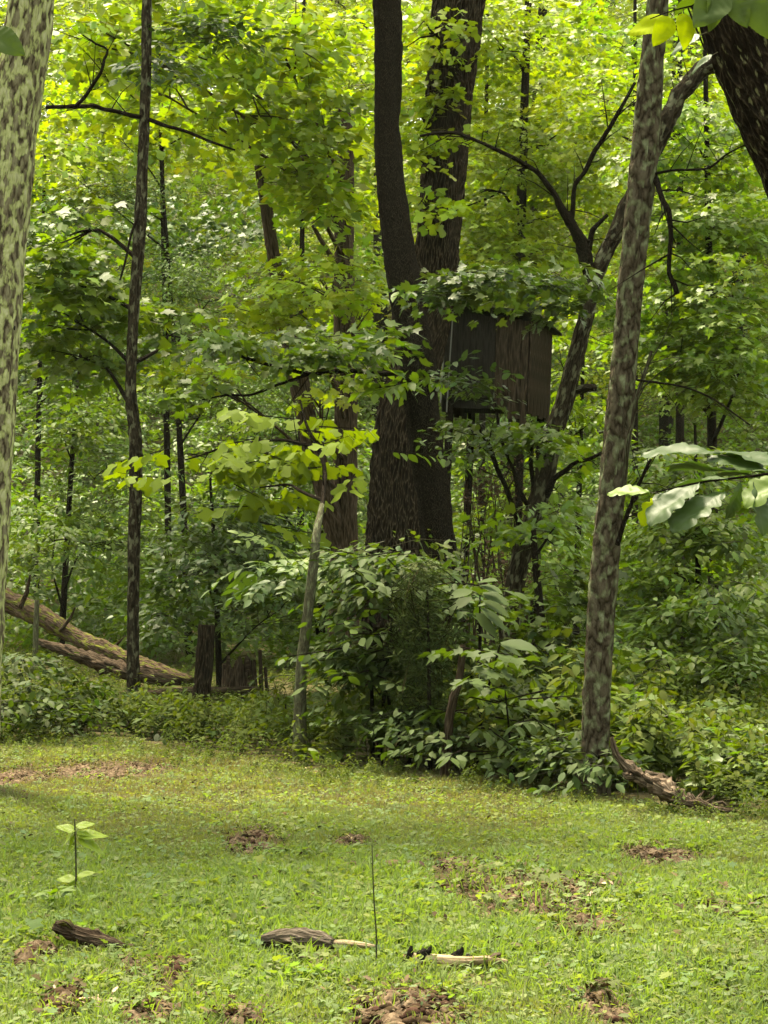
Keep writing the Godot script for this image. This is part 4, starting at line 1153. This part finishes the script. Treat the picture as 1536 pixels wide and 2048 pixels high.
func build_shrubs() -> void:
	var t: Node3D
	t = shrub("spicebush", "big broad-leaved green shrub in tiers in front of the crossing trunks", 760, 18.4, [[740, 1180, 18.2], [800, 1130, 18.4], [900, 1200, 18.2], [760, 1260, 18]], M.bark_smooth)
	foliage(t, "oval", M.dull, [[740, 1140, 18.6, 60, 40, 0.6, 20], [810, 1150, 18.6, 90, 45, 0.6, 28], [920, 1220, 18.4, 80, 40, 0.6, 22], [740, 1250, 18.3, 70, 45, 0.5, 22], [710, 1340, 18, 50, 40, 0.4, 12], [800, 1330, 18.2, 110, 50, 0.6, 26], [940, 1350, 18.2, 80, 50, 0.6, 18]], 0.8, 1.1, true)
	leafy(t, [[790, 1110, 17.9, 110, 22, 0.3, 50], [860, 1190, 17.8, 100, 34, 0.3, 70], [735, 1220, 17.8, 70, 50, 0.3, 60], [820, 1270, 17.7, 100, 36, 0.3, 60], [720, 1320, 17.6, 60, 40, 0.3, 50]], OVAL, M.dull, 0.125, 0.25, 0.15)
	t = shrub("pawpaw", "shrub with long drooping leaves fanned out right of the big shrub", 935, 17.6, [[960, 1190, 17.6], [1000, 1290, 17.4]], M.bark_smooth)
	for q in [[960, 1170, 1015, 1180], [965, 1185, 1030, 1205], [965, 1200, 1035, 1232], [960, 1215, 1030, 1262], [955, 1165, 1000, 1150], [950, 1225, 1010, 1280], [945, 1180, 890, 1190], [945, 1195, 885, 1220], [1000, 1290, 1060, 1310], [1000, 1300, 1075, 1350], [1000, 1310, 1020, 1370], [995, 1300, 940, 1330], [1000, 1285, 1090, 1290], [990, 1280, 950, 1260]]:
		var a = at(q[0], q[1], 17.5)
		var b = at(lerpf(q[0], q[2], 0.82), lerpf(q[1], q[3], 0.82), 17.5 + rng.randf_range(-0.2, 0.1))
		leaf_part(t, a, b, Vector3(0.1, 0.9, rng.randf_range(0.2, 0.6)).normalized(), OVAL, M.dull, [Color(1, 1, 1), Color(0.85, 0.9, 0.9)][rng.randi() % 2], 0.15, 0.3)
	t = shrub("cedar_sapling", "soft dark young cedar in the middle of the big shrub", 860, 17.3, [[855, 1180, 17.3]], M.bark_smooth, 10.0)
	foliage(t, "cedar", M.cedar, [[850, 1200, 17.5, 26, 24, 0.15, 8], [838, 1260, 17.5, 50, 34, 0.25, 20], [868, 1330, 17.5, 60, 34, 0.3, 22], [845, 1385, 17.5, 50, 20, 0.3, 10]], 0.8, 0.9, false)
	t = tree("maple_sapling", "young maple on a reddish bent stem before the big shrub", "sapling", [[926, 1290, 16.8, 12], [918, 1360, 16.8, 16], [900, 1430, 16.8, 18], [888, 1560, 16.8, 24]], M.bark_red, 10, 0.06, 0.1)
	leafy(t, [[930, 1285, 16.7, 50, 14, 0.25, 26], [980, 1340, 16.7, 60, 30, 0.25, 40], [1000, 1420, 16.7, 70, 40, 0.25, 40]], MAPLE, M.dull, 0.13, 0.3, 0.2)
	t = shrub("briar", "sprawling low bush with big leaves right of the reddish bent stem", 1010, 16.6, [[1010, 1380, 16.5], [1050, 1430, 16.4]], M.bark_smooth, 6.0)
	leafy(t, [[1010, 1430, 16.6, 80, 50, 0.3, 80], [1080, 1460, 16.5, 60, 40, 0.3, 70], [960, 1490, 16.5, 60, 30, 0.3, 60]], OVAL, M.dull, 0.115, 0.4, 0.3)
	for q in [["low leafy bush at the left edge under the lichened trunk", 60, 20.6, [[40, 1340, 20.6, 90, 30, 0.8, 18], [130, 1410, 20.2, 120, 36, 0.9, 24], [20, 1430, 19.8, 100, 40, 0.8, 18]], "oval", "dull"], ["low leafy bush hiding the foot of the slender dark stem", 270, 21.5, [[180, 1400, 21.6, 60, 20, 0.5, 8], [290, 1440, 21, 100, 24, 0.7, 16], [370, 1465, 20.6, 90, 22, 0.6, 12]], "oval", "dull"],
		["shaded bush right of the rotten stump", 560, 22, [[570, 1400, 22, 60, 24, 0.5, 12], [640, 1440, 21, 80, 30, 0.6, 16], [690, 1300, 23, 40, 60, 0.5, 10]], "oval", "dull"], ["dense bush behind the fallen dead branch", 1400, 17.5, [[1330, 1430, 17.8, 100, 40, 0.7, 32], [1440, 1470, 17.3, 110, 46, 0.8, 36], [1290, 1490, 16.8, 70, 30, 0.5, 14], [1490, 1540, 16.2, 80, 36, 0.6, 18]], "maple", "green"],
		["leafy bush wrapped round the foot of the scaly tree", 1170, 15.9, [[1170, 1490, 15.9, 60, 40, 0.4, 16], [1110, 1510, 16, 80, 34, 0.5, 18], [1200, 1555, 15.3, 50, 24, 0.3, 8]], "oval", "dull"], ["dense dark bush under the big shrub, at the lawn's edge", 800, 17.3, [[740, 1450, 17.6, 70, 30, 0.5, 12], [830, 1440, 17.4, 80, 36, 0.5, 16], [890, 1490, 16.9, 70, 24, 0.4, 9]], "oval", "dull"], ["rounded green bush between the forked tree and the scaly tree", 1110, 18.2, [[1100, 1330, 18.4, 60, 60, 0.5, 22], [1080, 1430, 18, 70, 50, 0.5, 24], [1130, 1230, 18.8, 50, 60, 0.5, 14]], "maple", "dull"]]:
		t = shrub("low_bush", q[0], q[1], q[2], [[q[3][0][0], q[3][0][1], q[3][0][2]], [q[3][1][0], q[3][1][1], q[3][1][2]]], M.bark_smooth, 6.0)
		foliage(t, q[4], M[q[5]], q[3], 0.7, 0.85, true)
	# the bright weed sapling in the lawn
	var f = ground(152, 1800)
	t = thing("weed_sapling", "bright green seedling standing alone in the lawn at left", "seedling", f)
	branch(t, [[152, 1804, -f.z, 5], [152, 1740, -f.z, 4], [151, 1690, -f.z, 4], [149, 1638, -f.z, 2.5]], M.bark_pale, 6, 0.05, 0.05, "stem")
	for q in [[152, 1662, 112, 1648], [152, 1655, 190, 1642], [150, 1662, 118, 1690], [154, 1665, 186, 1668], [154, 1672, 218, 1662], [156, 1678, 216, 1702], [150, 1672, 132, 1700], [152, 1755, 190, 1740], [152, 1762, 148, 1796], [150, 1760, 112, 1752], [152, 1770, 180, 1790], [150, 1765, 128, 1785]]:
		var dd = -f.z
		leaf_part(t, at(q[0], q[1], dd), at(q[2], q[3], dd + rng.randf_range(-0.08, 0.08)), Vector3(rng.randf_range(-0.3, 0.3), 0.85, rng.randf_range(0.35, 0.6)).normalized(), OVAL, M.yellow, Color(0.9, 0.9, 1.0), -1.0, 0.15)
	f = ground(751, 1948)
	t = thing("bare_seedling", "tall thin bare stalk standing in the grass at bottom centre", "seedling", f)
	branch(t, [[751, 1956, -f.z, 3.6], [753, 1880, -f.z, 3.4], [748, 1800, -f.z, 3], [744, 1690, -f.z, 1.8]], M.bark_pale, 6, 0.05, 0.05, "stem")
	for q in [[749, 1820, 730, 1812], [750, 1800, 765, 1790]]:
		leaf_part(t, at(q[0], q[1], -f.z), at(q[2], q[3], -f.z), Vector3(0, 1, 0.3), OVAL, M.green, Color(1, 1, 1), 0.1, 0.15)
	# a few big-leaved weeds in the lawn
	for q in [[105, 1835, "dark leafy weed behind the short mossy log", 16, 0.07], [640, 1540, "pale upright leaf at the undergrowth's edge below the pale sapling", 3, 0.17], [1320, 1470, "bright leaves in the shade right of the scaly trunk", 8, 0.09]]:
		f = ground(q[0], q[1])
		t = thing("lawn_weed", q[2], "weed", f)
		for i in q[3]:
			var a = TAU * i / q[3] + rng.randf_range(-0.4, 0.4)
			var b = f + Vector3(cos(a) * 0.03, 0.03 + rng.randf() * 0.1, sin(a) * 0.03)
			leaf_part(t, b, b + Vector3(cos(a), rng.randf_range(-0.1, 0.9), sin(a)).normalized() * q[4] * rng.randf_range(0.8, 1.2), Vector3(0, 1, 0.2).normalized() if q[3] > 3 else Vector3(0.2, 0.4, 0.9).normalized(), OVAL, M.green, Color(1.2, 1.2, 1.2), 0.2, 0.3)

func build_undergrowth() -> void:
	var sets := []
	for n in 4:
		sets.append([[], []])
	for i in 17000:
		var x = rng.randf_range(-8.5, 8.5)
		var e = edge_z(x)
		var back = pow(rng.randf(), 1.3) * 16.0 if i % 5 else -1.6 * pow(rng.randf(), 2.0)
		var z = e - back
		var f = smoothstep(0.0, 1.6, back + rng.randf_range(-0.3, 0.3))
		if rng.randf() > (0.35 + 0.65 * f if back > 0.0 else 0.8) or lump.get_noise_2d(x * 14.0, z * 10.0) < -0.22:
			continue
		var tall = (0.35 + 0.5 * f) * rng.randf_range(0.6, 1.15)
		tall *= 1.0 + 0.7 * smoothstep(-0.6, 0.1, x) * smoothstep(2.6, 1.4, x) * smoothstep(7.0, 2.0, back) * smoothstep(0.2, 1.0, back)
		if back < 0.0:
			tall = rng.randf_range(0.12, 0.34) * (1.0 + back * 0.3)
		if x * 27.0 / -z < 0.6:
			tall *= lerpf(1.0, 0.42, smoothstep(1.5, 5.0, back)) * (1.0 + 0.3 * smoothstep(-2.2, -3.6, x) * smoothstep(5.0, 1.0, back))
		var n = rng.randi() % 4
		sets[n][0].append(Transform3D(turned(rng.randf() * TAU, rng.randfn(0, 0.12), rng.randfn(0, 0.12)).scaled(Vector3(tall, tall, tall)), Vector3(x, gy(x, z) - 0.01, z)))
		var kk = rng.randf_range(0.7, 1.2)
		sets[n][1].append(Color(kk * rng.randf_range(0.9, 1.15), kk, kk * rng.randf_range(0.8, 1.2)))
	for n in 4:
		scatter("undergrowth", S.weed[n], M.weed, sets[n][0], sets[n][1], self)

# ------------------------------------------------------------------ lawn
func build_lawn() -> void:
	var spots := []
	for q in soil_spots():
		var c = ground(q[0], q[1])
		spots.append([c.x, c.z, q[2] * mpp(-c.z), q[3] * mpp(-c.z) * -c.z / 1.6 + 0.1])
	var logs := []
	for q in [[182, 1885, 76], [636, 1902, 122], [910, 1934, 112]]:
		var c = ground(q[0], q[1])
		logs.append([c.x, c.z, q[2] * mpp(-c.z)])
	var g := [[[], []], [[], []], [[], []]]
	var cl := [[[], []], [[], []], [[], []]]
	var li := [[[], []], [[], []]]
	var tries = 135000
	for i in tries:
		var d = 6.4 + 14.5 * pow(rng.randf(), 0.9)
		var x = rng.randf_range(-1, 1) * (0.2 * d + 1.2)
		var z = -d
		if z < edge_z(x) - 0.5:
			continue
		var hides := false
		for q in logs:
			if absf(x - q[0]) < q[2] and z > q[1] - 0.04 and z < q[1] + 0.45 and rng.randf() < 0.8:
				hides = true
		if hides:
			continue
		var bare = 0.0
		for s in spots:
			var q = Vector2((x - s[0]) / s[2], (z - s[1]) / s[3]).length()
			bare = maxf(bare, 1.0 - smoothstep(0.75, 1.35, q + 0.3 * patch.get_noise_2d(x * 6.0, z * 6.0)))
		var y = gy(x, z)
		for k in spots.size():
			var e = Vector2((x - spots[k][0]) / spots[k][2], (z - spots[k][1]) / spots[k][3]).length()
			if e < 1.0:
				y += (0.02 + soil_spots()[k][4]) * sqrt(1.0 - e) * 0.9
		var lush = patch.get_noise_2d(x * 0.55 + 3.0, z * 0.35) * 0.8 + 0.5 * patch.get_noise_2d(x * 2.2, z * 1.6)
		lush += 0.45 * exp(-pow((z + 10.3) / 1.3, 2.0)) - 0.55 * smoothstep(-12.0, -16.0, z) + 0.05
		var pick = rng.randf()
		var b = turned(rng.randf() * TAU, rng.randfn(0, 0.15), rng.randfn(0, 0.15))
		var s = rng.randf_range(0.7, 1.25) * (1.0 + 0.25 * lush + 0.5 * maxf(lush, 0.0))
		if pick < 0.66:
			if rng.randf() < bare * 0.97 or rng.randf() > 0.8 + 0.4 * lush:
				continue
			var n = rng.randi() % 3
			g[n][0].append(Transform3D(b.scaled(Vector3(s, s, s)), Vector3(x, y, z)))
			var kk = rng.randf_range(0.85, 1.15)
			var dry = clampf(0.24 + 0.22 * smoothstep(-11.0, -15.0, z) - lush * 0.7 + rng.randfn(0, 0.2), 0.0, 1.0)
			g[n][1].append(Color(kk * lerpf(0.92, 0.85, dry), kk * lerpf(1.08, 0.62, dry), kk * lerpf(0.95, 1.1, dry)))
		elif pick < 0.88:
			if rng.randf() < bare * 0.9 or rng.randf() > 0.75 + 0.35 * lush:
				continue
			var n = rng.randi() % 3
			s *= 0.9
			cl[n][0].append(Transform3D(b.scaled(Vector3(s, s, s)), Vector3(x, y, z)))
			var kk = rng.randf_range(0.7, 1.2)
			cl[n][1].append(Color(kk * rng.randf_range(0.8, 1.05), kk, kk * rng.randf_range(0.8, 1.4)))
		elif rng.randf() < 0.12 + 0.85 * bare + 0.4 * smoothstep(-12.0, -16.0, z):
			var n = rng.randi() % 2
			s *= rng.randf_range(0.45, 1.0)
			li[n][0].append(Transform3D(b.scaled(Vector3(s, s, s)), Vector3(x, y + 0.004, z)))
			var kk = rng.randf_range(0.4, 1.3)
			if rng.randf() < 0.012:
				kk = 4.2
			li[n][1].append(Color(kk, kk * rng.randf_range(0.85, 1.05), kk * rng.randf_range(0.6, 0.95)))
	for n in 3:
		scatter("grass", S.grass[n], M.grass, g[n][0], g[n][1], self)
		scatter("lawn_clover", S.clover[n], M.grass, cl[n][0], cl[n][1], self)
	var clods := [[], []]
	for q in soil_spots():
		var c = ground(q[0], q[1])
		for i in int(26 + 500 * q[4] * 4.0):
			var e = Vector2.from_angle(rng.randf() * TAU) * sqrt(rng.randf())
			var x = c.x + e.x * q[2] * mpp(-c.z)
			var z = c.z + e.y * (q[3] * mpp(-c.z) * -c.z / 1.6 + 0.1)
			var s = rng.randf_range(0.005, 0.017) * (1.0 + 6.0 * q[4])
			clods[0].append(Transform3D(turned(rng.randf() * TAU, rng.randf() * 3.0, rng.randf() * 3.0).scaled(Vector3(s * 1.3, s * 0.8, s)), Vector3(x, gy(x, z) + (0.02 + q[4]) * sqrt(1.0 - minf(1.0, e.length())), z)))
			var kk = rng.randf_range(0.2, 0.8)
			clods[1].append(Color(kk, kk * rng.randf_range(0.75, 1.0), kk * 0.8))
	var cm := MB.new()
	tube(cm, [Vector4(0, -1, 0, 0.25), Vector4(0.15, -0.5, 0.1, 0.9), Vector4(-0.1, 0.3, 0, 1.0), Vector4(0.1, 0.9, 0.1, 0.35)], 6, 0.6, 0.4)
	scatter("soil_clods", cm.mesh(), M.clod, clods[0], clods[1], self)
	for n in 2:
		scatter("leaf_litter", S.litter[n], M.dead, li[n][0], li[n][1], self)

# ------------------------------------------------------------------ leaves that hang close by
func hanging(called: String, label: String, stem: Array, leaves: Array, d: float, outline: Array) -> void:
	var o = at(stem[0][0], stem[0][1], d)
	var t = thing(called, label, "tree branch", o)
	branch(t, stem, M.bark_smooth, 8, 0.03, 0.08, "twig")
	for q in leaves:
		var a = at(q[0], q[1], d + q[4])
		var b = at(q[2], q[3], d + q[5])
		var up = Vector3(q[6], q[7], q[8]).normalized()
		leaf_part(t, a, b, up, OVAL if q[10] else outline, q[9], q[11], -1.0, 0.22)
		var z = (b - a) * 0.22
		var pt := MB.new()
		tube(pt, [Vector4(a.x - z.x - o.x, a.y - z.y - o.y, a.z - z.z - o.z, 0.0016), Vector4(a.x - o.x, a.y - o.y, a.z - o.z, 0.0013)], 4, 1.0, 0.0, 0.0, Color.WHITE, 1.0, false)
		part("leaf_stalk", pt.mesh(), M.bark_pale, t)

func build_near_leaves() -> void:
	var w = Color(1, 1, 1)
	var br = Color(1.05, 1.05, 1.0)
	hanging("oak_spray", "oak spray with long glossy leaves reaching in from the right edge", [[1640, 930, 7.6, 9], [1560, 945, 7.6, 7], [1480, 955, 7.6, 5], [1400, 965, 7.6, 4], [1310, 985, 7.6, 3]], [
		[1400, 968, 1290, 1016, 0.0, -0.1, 0.0, 1.0, 0.22, M.gloss, false, w], [1300, 985, 1214, 976, 0.0, 0.05, 0.0, 0.9, 0.4, M.green, false, br], [1345, 990, 1282, 1036, 0.03, -0.05, -0.3, 0.6, 0.7, M.lit, false, w], [1450, 985, 1340, 1036, 0.0, -0.12, -0.1, 0.9, 0.36, M.gloss, false, w], [1460, 960, 1350, 950, 0.0, 0.12, 0.1, 1.0, 0.2, M.gloss, false, w],
		[1540, 945, 1420, 938, 0.05, 0.2, 0, 1, -0.1, M.gloss, false, w], [1480, 965, 1470, 1036, 0.0, -0.05, 0.9, 0.2, 0.6, M.gloss, false, w], [1510, 960, 1545, 1060, 0.0, -0.1, 0.7, 0.3, 0.6, M.gloss, false, w], [1540, 950, 1420, 900, 0.1, 0.25, 0, 1, 0.2, M.gloss, false, br], [1500, 955, 1350, 905, 0.1, 0.3, 0, 1, -0.1, M.gloss, false, w], [1560, 940, 1450, 875, 0.1, 0.3, 0.1, 1, 0.2, M.gloss, false, w],
		[1440, 910, 1285, 885, 0.2, 0.3, 0, 1, 0.15, M.gloss, false, w], [1580, 950, 1490, 985, 0.0, -0.1, 0.1, 1, 0.4, M.green, false, w]], 7.6, OAK)
	hanging("beech_spray", "large round leaves hanging in the top right corner before the dark trunk", [[1640, -60, 7.2, 9], [1540, -25, 7.2, 7], [1440, 0, 7.2, 5], [1350, 20, 7.2, 3], [1300, 38, 7.2, 2]], [
		[1335, 42, 1250, 58, 0.0, 0.03, -0.1, 0.5, 0.9, M.lit, true, w], [1342, 36, 1312, 84, 0.0, -0.05, 0.3, 0.35, 0.9, M.lit, true, w], [1368, 28, 1378, 88, 0.0, -0.05, 0.4, 0.4, 0.8, M.lit, true, br], [1430, -14, 1428, 58, 0.0, -0.06, 0.7, 0.5, 0.6, M.dull, true, w], [1465, -12, 1490, 50, 0.0, -0.05, -0.5, 0.5, 0.7, M.dull, true, w], [1500, -20, 1550, 72, 0.0, -0.08, -0.5, 0.6, 0.7, M.dull, true, w],
		[1400, 70, 1335, 96, 0.1, 0.1, -0.15, 0.8, 0.5, M.gloss, true, w], [1425, 110, 1375, 138, 0.1, 0.12, -0.1, 0.85, 0.5, M.gloss, true, w], [1410, -8, 1345, 8, 0.0, 0.1, 0, 1, 0.3, M.dull, true, w], [1450, -15, 1392, 40, 0.0, -0.1, 0.3, 0.7, 0.6, M.dull, true, w]], 7.2, OVAL)
	hanging("corner_leaf", "single grey-green leaf hanging in the top left corner", [[-120, 20, 7.0, 6], [-60, 45, 7.0, 4], [-30, 62, 7.0, 3]], [[-32, 62, 46, 96, 0.0, -0.05, -0.2, 0.6, 0.8, M.dull, true, w], [-60, 45, -20, 20, 0.0, 0.05, 0, 1, 0.3, M.dull, true, w]], 7.0, OVAL)
